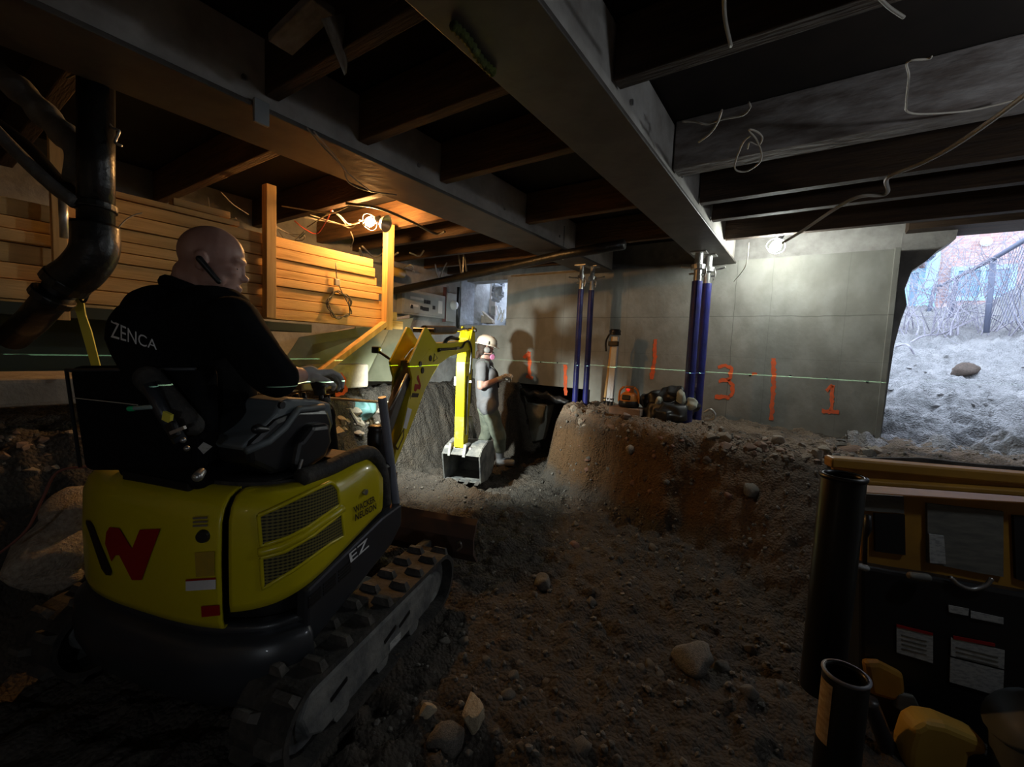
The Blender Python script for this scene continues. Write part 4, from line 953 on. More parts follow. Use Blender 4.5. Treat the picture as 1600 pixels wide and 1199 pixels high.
# plan outline of the house, right front corner round the tail to the left front corner
HW = .435
XC_, HWD, TAIL = -.13, .565, .34
def outline(inset=0., front=.12):
    pts = []; w = HWD - inset
    for y in np.linspace(front, -.20, 9): pts.append((XC_ + w, y))
    for k in range(1, 100):
        a = PI * k / 100; c, s_ = math.cos(a), math.sin(a); e = 2 / 2.9
        pts.append((XC_ + w * math.copysign(abs(c) ** e, c), -.20 - (TAIL - inset) * abs(s_) ** e))
    for y in np.linspace(-.20, front, 9): pts.append((XC_ - w, y))
    return [V((x, y, 0)) for x, y in pts]
OUT = outline()
def normals(P):
    r = []
    for i in range(len(P)):
        d = P[min(i + 1, len(P) - 1)] - P[max(i - 1, 0)]; r.append(V((-d.y, d.x, 0)).normalized() * -1)
    return [n if n.dot(p - V((0, -.1, 0))) > 0 else -n for n, p in zip(r, P)]
NRM = normals(OUT)
def surf(u, v, off=0.):
    d = eray(u, v); best = None
    for i in range(len(OUT) - 1):
        a, b = OUT[i] + NRM[i] * off, OUT[i + 1] + NRM[i + 1] * off
        den = d.x * (b.y - a.y) - d.y * (b.x - a.x)
        if abs(den) < 1e-9: continue
        t = ((a.x - ECAM.x) * (b.y - a.y) - (a.y - ECAM.y) * (b.x - a.x)) / den
        s_ = ((a.x - ECAM.x) * d.y - (a.y - ECAM.y) * d.x) / den
        if -.001 <= s_ <= 1.001 and t > 0 and (best is None or t < best): best = t
    if best is None: best = (ECAM - V((0, -.2, 0))).length / d.length
    return ECAM + d * best
def u_index(u, v):                      # outline position under a picture column
    p = surf(u, v); return min(range(len(OUT)), key=lambda i: (OUT[i] - V((p.x, p.y, 0))).length)
iseam = u_index(357, 860)
def sweep(i0, i1, prof, zfun=None, pts=None):
    rows = []
    for i in range(i0, i1 + 1):
        rows.append([OUT[i] + NRM[i] * o_ + V((0, 0, z if not callable(z) else z(i))) for o_, z in prof])
    return MB().grid(rows)
def ep(name, mb, m, par=None, **k): return mb.build(name, m, par or EX, **k)
ZT = .938
hood = ep('rear_hood', sweep(iseam + 1, len(OUT) - 1, [(-.03, .45), (0, .465), (.006, .49), (.010, .70), (.004, .845), (-.012, .892), (-.04, .923), (-.085, ZT), (-.15, ZT)]), 'yellow', smooth=True, thick=.012)
# right side panel with its rising lower edge
def zlow(i): y = OUT[i].y; return interp(y, [(-.55, .50), (-.42, .535), (-.30, .575), (.12, .70)])
def ztop(i): return interp(OUT[i].y, [(-.6, ZT), (-.2, .945), (-.13, .945), (-.05, .965), (.06, .975), (.12, .90)])
def zz(k): return lambda i: zlow(i) + (ztop(i) - zlow(i)) * k
side = ep('side_panel', sweep(0, iseam - 1, [(-.03, zz(0)), (0, zz(.03)), (.004, zz(.1)), (.006, zz(.5)), (.003, zz(.8)), (-.010, zz(.9)), (-.035, zz(.97)), (-.075, zz(1)), (-.13, zz(1.))]), 'yellow', smooth=True, thick=.012)
# tail counterweight band
tail0 = u_index(478, 950)
ep('counterweight', sweep(tail0, len(OUT) - 1, [(-.08, .14), (-.02, .15), (.02, .19), (.045, .26), (.05, .33), (.04, .40), (.012, .425), (-.03, .43), (-.03, .44), (.006, .45), (-.05, .46)]), 'dark', smooth=True, thick=.01)
# skirts
sk = [(.29, .685), (.295, .575), (.20, .50), (-.10, .405), (OUT[tail0].y - .02, .33), (OUT[tail0].y - .02, .565), (-.2, .60), (.12, .672)]
ep('side_skirt', MB().prism_x(sk, .39, .447), 'dark', bevel=.012)
ep('side_skirt', MB().prism_x(sk, -.707, -.65), 'dark', bevel=.012)
def decal(name, polys, m, par, off=.004, label=None, step=7):
    mb = MB()
    for pl_ in polys:
        b2 = bmesh.new(); b2.faces.new([b2.verts.new((u, v, 0)) for u, v in pl_]); b2.normal_update(); bmesh.ops.triangulate(b2, faces=b2.faces[:])
        lo, hi = min(q[0] for q in pl_), max(q[0] for q in pl_); x = lo + step
        while x < hi:
            bmesh.ops.bisect_plane(b2, geom=b2.verts[:] + b2.edges[:] + b2.faces[:], plane_co=(x, 0, 0), plane_no=(1, 0, 0)); x += step
        vm = {w: mb.bm.verts.new(surf(w.co.x, w.co.y, .016 + off)) for w in b2.verts}
        for f in b2.faces:
            try: mb.bm.faces.new([vm[w] for w in f.verts])
            except ValueError: pass
        b2.free()
    o = ep(name, mb, m, par)
    if label: o['label'] = label
    return o
decal('emblem_bar', [[(134, 813), (140, 815), (145, 822), (174, 893), (173, 900), (165, 899), (158, 889), (134, 818)]], 'decalblack', hood, label='dark slanted bar of the emblem')
decal('emblem_w', [[(166, 832), (171, 824), (186, 826), (206, 858), (218, 828), (250, 827), (221, 907), (206, 907), (186, 868), (180, 868), (174, 878), (164, 850)]], 'red', hood, label='red W of the emblem')
decal('warning_sticker', [[(290, 909), (337, 906), (337, 921), (290, 924)]], 'white', hood); decal('sticker_bar', [[(290, 906), (337, 903), (337, 906), (290, 909)]], 'red', hood)
decal('faded_sticker', [[(304, 864), (335, 862), (335, 900), (306, 902)]], mat('faded_sticker', (.42, .27, .02), (.36, .25, .03), rough=.6, scale=30), hood)
decal('red_sticker', [[(314, 948), (343, 946), (344, 962), (315, 965)]], 'red', hood)
decal('vent_louvre', [[(301, 809 + 6 * k), (324, 808 + 6 * k), (324, 811 + 6 * k), (301, 812 + 6 * k)] for k in range(3)], 'steel', hood)
pc = surf(318, 838, .014); pn = V((math.cos(math.atan2(pc.y + .1, pc.x)), math.sin(math.atan2(pc.y + .1, pc.x)), 0))
ep('lock', MB().cyl(pc, pc + pn * .012, .024, .020, 18), 'black', hood)
# grilles on the side panel
g1 = [(404, 806), (440, 790), (515, 754), (521, 757), (527, 765), (530, 789), (480, 824), (450, 840), (408, 853)]
g2 = [(408, 872), (445, 862), (490, 836), (533, 802), (537, 838), (515, 850), (460, 890), (411, 920)]
decal('mesh_grille', [g1], 'grille', side, off=.001, step=5); decal('mesh_grille', [g2], 'grille', side, off=.001, step=5)
def rim(pts, r, close=True):
    q = []
    pts2 = pts + [pts[0]] if close else pts
    for a, b in zip(pts2, pts2[1:]):
        for k in range(6): q.append((a[0] + (b[0] - a[0]) * k / 6, a[1] + (b[1] - a[1]) * k / 6))
    q.append(pts2[-1]); return MB().tube([surf(u, v, .014) for u, v in q], r, 8, cap=not close)
ep('grille_rim', rim(g1, .008), 'yellow', side, smooth=True); ep('grille_rim', rim(g2, .008), 'yellow', side, smooth=True)
ep('grille_bar', rim([(404, 864), (440, 854), (472, 838), (500, 818), (535, 795)], .017, False), 'yellow', side, smooth=True)
pc = surf(569, 769, .014); ep('panel_lock', MB().cyl(pc, pc + V((.012, 0, 0)), .013, n=14), 'steel', side)
def text_on(par, name, txt, size, fn, m):
    mb = MB(); add_mesh(mb, text_mesh(txt, size), fn); return ep(name, mb, m, par)
def side_text(u0, v0, u1, v1, uu, vv, size, x):
    p0, p1, p2 = ex(u0, v0, x), ex(u1, v1, x), ex(uu, vv, x)
    exx = (p1 - p0).normalized(); eyy = (p2 - p0); eyy = (eyy - exx * eyy.dot(exx) * 0).normalized()
    return lambda c: p0 + exx * c.x + eyy * c.y
def fit_text(par, name, txt, a, b, c, x, m):     # text box given by lower-left, lower-right, upper-left points in the picture
    me = text_mesh(txt, 1., .022 if len(txt) > 2 else .012); xs = [v.co.x for v in me.vertices]; ys_ = [v.co.y for v in me.vertices]
    w, h = max(xs) - min(xs), max(ys_) - min(ys_); p0, p1, p2 = ex(*a, x), ex(*b, x), ex(*c, x)
    mb = MB(); add_mesh(mb, me, lambda q: p0 + (p1 - p0) * ((q.x - min(xs)) / w) + (p2 - p0) * ((q.y - min(ys_)) / h)); return ep(name, mb, m, par)
fit_text(side, 'maker_lettering', 'WACKER', (554, 803), (587, 784), (552, 793), HW + .018, 'decalblack')
fit_text(side, 'maker_lettering', 'NEUSON', (555, 815), (588, 796), (555, 804), HW + .018, 'decalblack')
skirt_o = [o for o in EX.children if o.name.startswith('side_skirt')][0]
fit_text(skirt_o, 'model_lettering', 'EZ', (548, 880), (577, 854), (545, 866), .450, 'white')
for gx, n_ in ((482, 4), (505, 4), (529, 4)):
    for k in range(n_):
        a, b = (gx, 935 - (gx - 482) * .88 + k * 5), (gx + 19, 918 - (gx - 482) * .88 + k * 5)
        ep('vent_slot', MB().bar(ex(*a, .4475), ex(*b, .4475), .004, .009, up=(0, 0, 1)), 'black', skirt_o)
# deck, mats
ep('deck', MB().prism_z([(p.x, p.y) for p in outline(.06, .12)], .42, .925), 'black')
ep('tail_rim', MB().tube([p + V((0, 0, .945)) for p in outline(.145, -.1)[9:-9:2]], .028, 8), 'black', smooth=True)
ep('tail_cover', MB().prism_z([(p.x, p.y) for p in outline(.10, -.3)], .90, .958), 'rubber', bevel=.02)
ep('front_floor', MB().box((-.08, .22, .80), (.92, .26, .05)), 'deckmud', bevel=.006)
ep('floor_mat', MB().prism_z([(-.50, -.02), (.36, -.02), (.36, .115), (-.50, .115)], .95, .972), 'deckmud', bevel=.004)
pts = [surf(u, v, -.05) for u, v in ((505, 728), (540, 712), (560, 704), (585, 702))]
ep('fender_mat', MB().tube(spline([(.36, -.30, .965), (.37, -.16, .97), (.385, -.02, .99), (.39, .08, .985), (.39, .15, .93), (.40, .18, .83), (.40, .20, .70)]), .035, 10), 'rubber', smooth=True)
ep('front_cover', MB().box((.33, .19, .79), (.18, .10, .24)), 'black', bevel=.02)
# seat
D1 = 1.52
b = [ed(103, 572, 1.60), ed(307, 572, 1.46), ed(312, 738, 1.50), ed(128, 738, 1.62)]
fwdv = V((0, .09, 0))
seat = ep('seat_back', MB().prism(b, [p + fwdv for p in b]), 'fabricblack', bevel=.03, seg=3)
ep('seat_pan', MB().box(((b[2].x + b[3].x) / 2, (b[2].y + b[3].y) / 2 + .28, .99), (.44, .46, .12)), 'fabricblack', bevel=.03)
ep('seat_base', MB().box(((b[2].x + b[3].x) / 2, (b[2].y + b[3].y) / 2 + .25, .94), (.36, .40, .07)), 'black', bevel=.01)
ep('seat_rim', MB().tube([b[3] + V((0, -.004, .02)), b[0] + V((.01, -.004, -.015)), b[1] + V((0, -.004, -.01))], .007, 6), 'dark', smooth=True)
ep('arm_rest', MB().capsule(ed(232, 592, 1.42), ed(300, 665, 1.44), .042, .036, 12), 'rubber', smooth=True)
ep('belt_strap', MB().tube([ed(232, 600, 1.36), ed(254, 645, 1.37), ed(282, 690, 1.39)], .020, 6), 'dark', smooth=True)
tg = ed(262, 652, 1.335); mb = MB().box((0, 0, 0), (.034, .010, .028), Matrix.Rotation(.25, 3, 'Y')).xf(Matrix.Translation(tg))
ep('belt_tag', mb, 'tagyellow')
ep('belt_buckle', MB().box(ed(270, 672, 1.335), (.036, .018, .05), Matrix.Rotation(-.5, 3, 'Y')), 'black', bevel=.005)
ep('buckle_latch', MB().bar(ed(267, 677, 1.32), ed(289, 668, 1.32), .012, .010), 'steel')
for u, v in ((286, 688), (292, 701)): ep('seat_bolt', MB().ell(ed(u, v, 1.35), .009), 'steel', smooth=True)
ep('paper_label', MB().prism([ed(u, v, 1.36) for u, v in ((309, 700), (318, 691), (332, 698), (318, 710))], [ed(u, v, 1.37) for u, v in ((309, 700), (318, 691), (332, 698), (318, 710))]), 'sticker')
ep('lever_knob', MB().capsule(ed(309, 745, 1.36), ed(315, 738, 1.38), .016, .013), 'steel', smooth=True)
ep('vial', MB().capsule(ed(206, 638.5, 1.40), ed(238, 636, 1.36), .0075, .0075), 'clear', smooth=True)['label'] = 'clear green-tipped tube on the seat back'
ep('vial_tip', MB().capsule(ed(203, 639, 1.395), ed(209, 638.5, 1.395), .009, .009), 'green', smooth=True)
ep('vial_cord', MB().tube([ed(115, 622, 1.58), ed(180, 629, 1.47), ed(215, 633, 1.39)], .0018, 5), 'cable')
# right console
def cons(pts, x0, x1): return MB().prism([V((x0, ex(u, v, x1).y, ex(u, v, x1).z)) for u, v in pts], [ex(u, v, x1) for u, v in pts])
ep('console', cons([(378, 699), (432, 645), (437, 627), (452, 622), (492, 624), (517, 630), (522, 662), (512, 690), (470, 706), (432, 708), (396, 716)], .10, .27), 'console', bevel=.012, seg=3)
ep('console_panel', cons([(388, 696), (432, 655), (470, 640), (514, 640), (521, 662), (516, 700), (480, 728), (430, 742), (392, 726)], .12, .285), 'black', bevel=.02)
ep('console_trim', MB().tube([ex(u, v, .287) for u, v in ((385, 705), (420, 690), (445, 668), (466, 640), (505, 636))], .014, 8), 'console', smooth=True)
ep('console_pod', cons([(470, 690), (490, 664), (518, 661), (522, 690), (512, 716), (474, 740), (462, 730)], .26, .33), 'black', bevel=.025, seg=3)
ep('console_knob', MB().cyl(ex(438, 633, .27), ex(438, 633, .27) + V((.012, 0, 0)), .014, n=14), 'black')
ep('console_switch', MB().capsule(ex(400, 671, .27), ex(416, 672, .27), .016, .014), 'black', smooth=True)
jb0, jb1 = ex(506, 655, .19), ex(497, 592, .19)
ep('joystick', MB().tube([jb0, ex(504, 630, .19), ex(500, 612, .19)], [.013, .011, .010], 8), 'black', smooth=True)
ep('joystick_grip', MB().tube(spline([ex(500, 616, .19), ex(497, 600, .19), ex(491, 585, .19)]), [.026] * 6 + [.030] * 6 + [.03] * 5, 12), 'black', smooth=True)
ep('joystick_boot', MB().lathe([(.030, 0), (.024, .012), (.030, .02), (.022, .035), (.026, .042), (.016, .06)], ex(508, 640, .19), (0, -.2, 1)), 'rubber', smooth=True)
ep('control_lever', MB().tube([ex(470, 640, .14), ex(462, 616, .14)], .012, 8), 'black', smooth=True)
ep('left_console', MB().prism_x([(-.45, .97), (-.40, 1.17), (-.1, 1.2), (.0, 1.12), (.02, .97)], -.40, -.24), 'console', bevel=.02)
ep('left_joystick', MB().tube(spline([(-.32, -.05, 1.18), (-.32, -.04, 1.26), (-.31, -.05, 1.36)]), [.012] * 8 + [.026] * 9, 10), 'black', smooth=True)
for sx in (-.09, .03): ep('travel_lever', MB().tube(spline([(sx, .24, .82), (sx, .26, 1.0), (sx * 1.3, .22, 1.22)]), .011, 8), 'black', smooth=True)
ep('foot_pedal', MB().box((-.2, .22, .845), (.09, .14, .02), Matrix.Rotation(.3, 3, 'X')), 'black', bevel=.004)
q = ex(590, 690, .30); ep('front_post', MB().lathe([(.045, -.16), (.05, -.02), (.052, .04), (.046, .06), (.052, .075), (.04, .085), (.0, .085)], (q.x, q.y, q.z), n=20), 'black', smooth=True)
pb0, pb1 = ex(619, 790, .41), ex(597, 621, .41)
ep('grab_bar', MB().tube([pb0, pb0 + (pb1 - pb0) * .5, pb1 - (pb1 - pb0) * .02, pb1], [.021, .021, .021, .019], 16), 'pole', smooth=False)
ep('grab_bar_clamp', MB().cyl(ex(612, 735, .41) + V((-.03, 0, 0)), ex(612, 735, .41) + V((.004, 0, 0)), .03, n=14), 'black')
q = ex(545, 733, .30); ep('deck_lever', MB().tube([ex(466, 738, .34), ex(472, 718, .34)], .006, 6), 'steel')

# boom (swung slightly): its own frame
BH = math.radians(21); BP = V((-2.185, 1.09, 0))
BMx = EI @ (Matrix.Translation(BP) @ Matrix.Rotation(BH, 4, 'Z')); BI = BMx.inverted(); BCAM = BI @ ECAM
def bx(u, v, x):
    d = (BI @ EI).to_3x3() @ ray(u, v); return BCAM + d * ((x - BCAM.x) / d.x)
def by(u, v, y):
    d = (BI @ EI).to_3x3() @ ray(u, v); return BCAM + d * ((y - BCAM.y) / d.y)
def bp(name, mb, m, par=None, **k): mb.xf(BMx); return ep(name, mb, m, par, **k)
def byz(pts, x): return [(bx(u, v, x).y, bx(u, v, x).z) for u, v in pts]
main = byz([(612, 742), (628, 703), (653, 641), (665, 608), (676, 587), (687, 569), (704, 557), (724, 551), (733, 548), (737, 538), (733, 533), (712, 535.5), (690, 537), (678, 540), (668, 549), (657, 565), (650, 585), (640, 620), (628, 672), (606, 735)], .085)
main = [(1.03, .42)] + [(y, z) for y, z in main[:-1]] + [(.93, .50)]
boom = bp('boom', MB().prism_x(main, -.075, .085), 'yellow', bevel=.008)
ear = byz([(668, 513), (664, 512), (639, 567), (641, 580), (644, 592), (643, 608), (641, 625), (660, 560), (670, 546), (690, 537), (682, 536), (676, 528)], .088)
for x0 in (.072, -.088): bp('cylinder_bracket', MB().prism_x(ear, x0, x0 + .018), 'yellow', boom, bevel=.003)
bp('bracket_pin', MB().tube([bx(640, 568, 0.) + V((-.11, 0, 0)), bx(640, 568, 0.) + V((.10, 0, 0))], .022, 12), 'cylbarrel', boom)
for u, v, r in ((672.5, 560, .026), (660, 579, .026)):
    c = bx(u, v, .087); bp('boom_hole', MB().tube([c + V((-.006, 0, 0)), c + V((.004, 0, 0))], r, 18), 'decalblack', boom)
c0, c1 = bx(686, 547, .095), bx(712, 545, .095); bp('hose_guard', MB().capsule(c0, c1, .018, .013, 10), 'black', boom, smooth=True)
bp('hose_coupling', MB().tube([c1, bx(716, 544, .095)], .018, 10), 'steel', boom)
bp('hydraulic_hose', MB().tube(spline([bx(u, v, .10) for u, v in ((714, 545), (722, 543), (727, 535), (733, 534), (736.5, 545), (736, 560), (734, 585))]), .011, 8), 'black', boom, smooth=True)
def tri(x, pts): return MB().prism([bx(u, v, x) for u, v in pts], [bx(u, v, x + .002) for u, v in pts])
bp('warning_triangle', tri(.086, [(679, 552), (684, 560), (677, 566)]), 'decalblack', boom); bp('warning_triangle_inner', tri(.0885, [(679.5, 554), (682.8, 560), (678, 563.5)]), 'yellow', boom)
bp('warning_triangle', tri(.086, [(617, 697), (632, 668), (631, 684), (622, 704)]), 'decalblack', boom); bp('warning_triangle_inner', tri(.0885, [(618.5, 697), (630, 674), (629.5, 683), (621.5, 701)]), 'yellow', boom)
bp('white_label', tri(.086, [(630, 669), (637, 637), (644, 640), (635, 671)]), 'white', boom)
bp('emblem_bar', tri(.086, [(641, 621), (642, 614), (655, 615), (653, 621)]), 'decalblack', boom)
bp('emblem_w', tri(.086, [(647, 611), (648, 600), (655, 601), (650, 589), (654, 586), (658, 603), (656, 609), (652, 608), (650, 612)]), 'red', boom)
# boom cylinder behind the boom
ca, cb, cc = V((-.0, 1.02, .55)), bx(612, 625, 0.), bx(641, 566, 0.)
ca = bx(592, 700, 0.)
bp('boom_cylinder', MB().tube([cb + (ca - cb) * 1.0, cc - (cc - cb) * .12], .052, 14), 'cylbarrel', boom)
bp('boom_cylinder_rod', MB().tube([cc - (cc - cb) * .3, cc], .026, 12), 'chrome', boom)
bp('cylinder_hose', MB().tube(spline([bx(u, v, .05) for u, v in ((640, 590), (643, 600), (636, 625), (628, 650), (622, 680), (615, 720))]), .013, 8), 'black', boom, smooth=True)
bp('steel_line', MB().tube([bx(636, 585, .06), bx(609, 642, .06)], .011, 8), 'steel', boom, smooth=True)
# stick
ST = byz([(726, 705), (729, 640), (731, 580), (734, 555), (739, 545), (739, 528), (737, 514), (733, 512), (727, 525), (722, 541), (719, 551), (718, 575), (717.5, 640), (718, 703)], .055)
y0 = 2.66
zt = bx(720, 552, 0).z; zb_ = bx(718, 706, 0).z
stick = bp('stick', MB().prism_x([(2.66, zb_ + .02), (2.64, 1.0), (2.63, zt - .10), (2.66, zt), (2.72, zt + .17), (2.80, zt + .27), (2.86, zt + .27), (2.87, zt + .15), (2.88, zt), (2.86, zt - .3), (2.80, zb_), (2.72, zb_ - .04)], -.052, .052), 'yellow', bevel=.006)
for x0 in (-.07, .054): bp('stick_ear', MB().prism_x([(2.70, zt + .1), (2.80, zt + .30), (2.86, zt + .30), (2.90, zt + .08), (2.90, zt - .06), (2.75, zt - .05)], x0, x0 + .016), 'yellow', stick, bevel=.003)
a_ = bx(663, 516, 0.); b_ = V((0, 2.82, zt + .26))
bp('stick_cylinder', MB().tube([a_, a_ + (b_ - a_) * .62], .042, 14), 'cylbarrel', stick)
bp('stick_cylinder_rod', MB().tube([a_ + (b_ - a_) * .6, b_], .020, 10), 'chrome', stick)
for p_ in (a_, b_): bp('pin', MB().tube([p_ + V((-.10, 0, 0)), p_ + V((.10, 0, 0))], .022, 12), 'black', stick)
bp('stick_hose', MB().tube(spline([a_ + V((.03, .35, -.15)), a_ + V((.03, .42, -.08)), a_ + V((.03, .55, -.045)), a_ + V((.03, .75, -.05))]), .020, 8), 'black', stick, smooth=True)
for sx in (-.062, .062):
    bp('steel_line', MB().tube([(sx, 2.70, zt - .25), (sx, 2.70, .85), (sx, 2.72, .62)], .010, 8), 'steel', stick, smooth=True)
bp('line_bracket', MB().box((.075, 2.72, 1.22), (.06, .03, .03)), 'steel', stick, bevel=.004)
bp('line_bracket', MB().box((-.07, 2.68, 1.22), (.035, .03, .10)), 'steel', stick, bevel=.004)
bp('wear_patch', MB().box((0, 2.652, .66), (.104, .012, .34)), 'yellowdirty', stick)
# bucket linkage and bucket
pz = zb_ - .0
for sx in (-.085, .075): bp('bucket_link', MB().bar((sx, 2.80, .82), (sx, 3.0, pz + .10), .018, .05, up=(1, 0, 0)), 'steel', stick, bevel=.004)
bp('bucket_cylinder', MB().tube([(0, 2.93, 1.35), (0, 2.93, .95)], .04, 12), 'cylbarrel', stick); bp('bucket_cylinder_rod', MB().tube([(0, 2.93, .96), (0, 2.90, .80)], .02, 10), 'chrome', stick)
bk = [(2.60, pz - .02), (2.68, pz + .05), (2.9, pz + .10), (3.10, pz + .06), (3.2, pz - .08), (3.19, pz - .22), (3.1, pz - .32), (2.92, pz - .36), (2.68, pz - .33)]
x0b, x1b = -.17, .26
mb = MB().grid([[(x0b, y, z), (x1b, y, z)] for y, z in bk])
bucket = bp('bucket', mb, 'mudmetal', boom, thick=.012)
for x_ in (x0b, x1b): bp('bucket_side', MB().prism_x(bk, x_ - .008, x_ + .008), 'mudmetal', bucket, bevel=.002)
for k in range(4):
    x_ = x0b + .03 + k * (x1b - x0b - .06) / 3; bp('bucket_tooth', MB().prism_x([(2.72, pz - .355), (2.72, pz - .315), (2.60, pz - .335)], x_ - .022, x_ + .022), 'steel', bucket)
bp('bucket_lug', MB().prism_x([(2.58, pz - .03), (2.62, pz + .10), (2.75, pz + .10), (2.86, pz + .05)], -.10, -.075), 'steel', bucket); bp('bucket_lug', MB().prism_x([(2.58, pz - .03), (2.62, pz + .10), (2.75, pz + .10), (2.86, pz + .05)], .07, .10), 'steel', bucket)
bp('bucket_pin', MB().tube([(-.16, 2.69, pz + .03), (.14, 2.69, pz + .03)], .035, 12), 'steel', bucket)
bp('bucket_mount', MB().box((-.01, 2.68, pz - .01), (.20, .12, .03)), 'yellowdirty', bucket)
# added work light left of the boom, for bucket and worker; fixture unseen
wl_p = V((-.38, 1.56, 1.54))
bp('added_light_arm', MB().tube([V((-.09, 1.56, 1.38)), wl_p], .012, 8), 'black', boom)
bp('added_work_light', MB().box((0, 0, 0), (.07, .05, .06)).xf(Matrix.Translation(wl_p)), 'black', boom, bevel=.01)
bp('added_light_lens', MB().cyl(wl_p + V((0, .030, -.0)), wl_p + V((0, .036, 0)), .026, n=18), 'addedlens', boom)
# swing bracket
ep('swing_bracket', MB().box((-.01, .42, .55), (.24, .30, .28)), 'cylbarrel', bevel=.03); ep('swing_post', MB().cyl((-.01, .55, .35), (-.01, .55, .78), .09, n=18), 'yellow', bevel=.01)
bp('boom_foot', MB().prism_x([(.78, .42), (.80, .62), (1.02, .64), (1.10, .42), (.95, .36)], -.11, .11), 'yellow', boom, bevel=.01)

# undercarriage
TY0, TY1, TR = -.60, .68, .165
def stad(r, n=14):
    p = []; a0, a1 = TY0 + TR, TY1 - TR
    for k in range(n + 1): a = -PI / 2 + PI * k / n; p.append((a1 + r * math.cos(a), TR + r * math.sin(a)))
    for k in range(n + 1): a = PI / 2 + PI * k / n; p.append((a0 + r * math.cos(a), TR + r * math.sin(a)))
    return p
def dens(p, st):
    out = []
    for i in range(len(p)):
        a, b = p[i], p[(i + 1) % len(p)]; L_ = math.hypot(b[0] - a[0], b[1] - a[1]); n = max(1, int(L_ / st))
        for k in range(n): out.append((a[0] + (b[0] - a[0]) * k / n, a[1] + (b[1] - a[1]) * k / n))
    return out
def track(side):
    sx = 1
    FL = Matrix.Identity(4) if side > 0 else Matrix.Translation((-.26, 0, 0)) @ Matrix.Diagonal((-1, 1, 1, 1))
    def ep(name, mb, m, par=None, **k): mb.xf(FL); return globals()["ep"](name, mb, m, par, **k)
    xo, xi = .575, .345
    po, pi_ = stad(TR - .012), stad(TR - .035)
    mb = MB(); n = len(po)
    rows = []
    for k in range(n + 1):
        k %= n; rows.append([(xo, *po[k]), (xi, *po[k]), (xi, *pi_[k]), (xo, *pi_[k]), (xo, *po[k])])
    mb.grid(rows)
    tr = ep('track', mb, 'rubber')
    d = dens(stad(TR - .010), .01); acc = 0; last = d[0]; lugs = []
    for i, q in enumerate(d):
        acc += math.hypot(q[0] - last[0], q[1] - last[1]); last = q
        if acc > .062: acc = 0; lugs.append((q, d[(i + 1) % len(d)]))
    mb = MB()
    for k, (q, q2) in enumerate(lugs):
        t = V((0, q2[0] - q[0], q2[1] - q[1])).normalized(); nn = V((1, 0, 0)).cross(t)
        if nn.dot(V((0, q[0] - .04, q[1] - TR))) < 0: nn = -nn
        off = .058 * (1 if k % 2 else -1)
        c = V(((xo + xi) / 2 + off, q[0], q[1])) + nn * .012
        R = Matrix((V((1, 0, 0)), t, nn)).transposed(); mb.box(c, (.105, .036, .034), R, taper=.66)
    ep('track_lug', mb, 'muddyrubber', tr)
    fr = [(-.47, .12), (-.50, .20), (-.46, .27), (.40, .27), (.46, .24), (.46, .15), (.40, .09), (-.40, .075)]
    ep('track_frame', MB().prism_x(fr, .40, .563), 'mudmetal', tr, bevel=.012)
    for y in (-.36, -.02, .1): ep('frame_slot', MB().bar((.5645 * sx, y, .17), (.5645 * sx, y + .09, .19), .004, .018), 'black', tr)
    ep('frame_label', MB().bar((.565 * sx, .02, .12), (.565 * sx, .11, .12), .003, .035), 'sticker', tr)
    for y, r, nm in ((TY1 - TR, .115, 'idler_wheel'), (TY0 + TR, .115, 'drive_sprocket')):
        ep(nm, MB().lathe([(0, .0), (.05, .0), (.055, -.02), (r * .8, -.03), (r, -.02), (r, -.10)], (.54 * sx, y, TR), (sx, 0, 0), 22), 'mudmetal', tr, smooth=False)
    for k in range(3): ep('track_roller', MB().tube([(.40 * sx, -.28 + .27 * k, .07), (.55 * sx, -.28 + .27 * k, .07)], .045, 14), 'mudmetal', tr)
    return tr
track(1); track(-1)
ep('undercarriage', MB().box((-.065, .03, .2), (.84, .5, .14)), 'mudmetal', bevel=.02); ep('slew_ring', MB().cyl((-.065, 0, .25), (-.065, 0, .44), .26, n=28), 'black')
rows = []
for x in np.linspace(-.70, .585, 9): rows.append([(x, .98 + q, z) for q, z in ((.04, .06), (-.03, .14), (-.035, .24), (.0, .32), (.03, .35))])
ep('dozer_blade', MB().grid(rows), 'bladered', thick=.018)
for sx in (-.25, .25): ep('blade_arm', MB().bar((sx, .28, .17), (sx, .95, .14), .06, .09), 'mudmetal', bevel=.01)
ep('blade_hook', MB().tube(spline([(.47, .94, .20), (.50, .92, .22), (.51, .92, .19), (.48, .92, .16)]), .008, 6), 'steel', smooth=True)
# ------------------------------------------------------------------ stand-on loader in the right foreground
LH = math.radians(22)
LP_ = at_d(1450, 735, 1.75); LB = thing('compact_loader', 'ochre and black compact loader with warning stickers, lower right foreground', 'loader', (LP_.x, LP_.y, .10), LH)
LM = MAT4[LB.name]; LI = LM.inverted(); LC = LI @ CAM
def ly(u, v, y): d = LI.to_3x3() @ ray(u, v); return LC + d * ((y - LC.y) / d.y)
def lp(name, mb, m, par=None, **k): return mb.build(name, m, par or LB, **k)
def quad(y, pts, dy): return MB().prism([ly(u, v, y) for u, v in pts], [ly(u, v, y) + V((0, dy, 0)) for u, v in pts])
lp('top_rail', quad(0, [(1299, 720), (1302, 716), (1660, 746), (1660, 764), (1299, 732)], .07), 'oryellow', bevel=.008)
lp('second_rail', quad(-.03, [(1302, 748), (1660, 772), (1660, 781), (1302, 755)], .05), 'oryellow', bevel=.005)
lp('rail_web', quad(.02, [(1302, 730), (1660, 760), (1660, 775), (1302, 750)], .02), 'oryellow')
lp('rail_seal', quad(.09, [(1340, 716), (1440, 716), (1530, 726), (1660, 734), (1660, 750), (1340, 722)], .02), 'rubber')
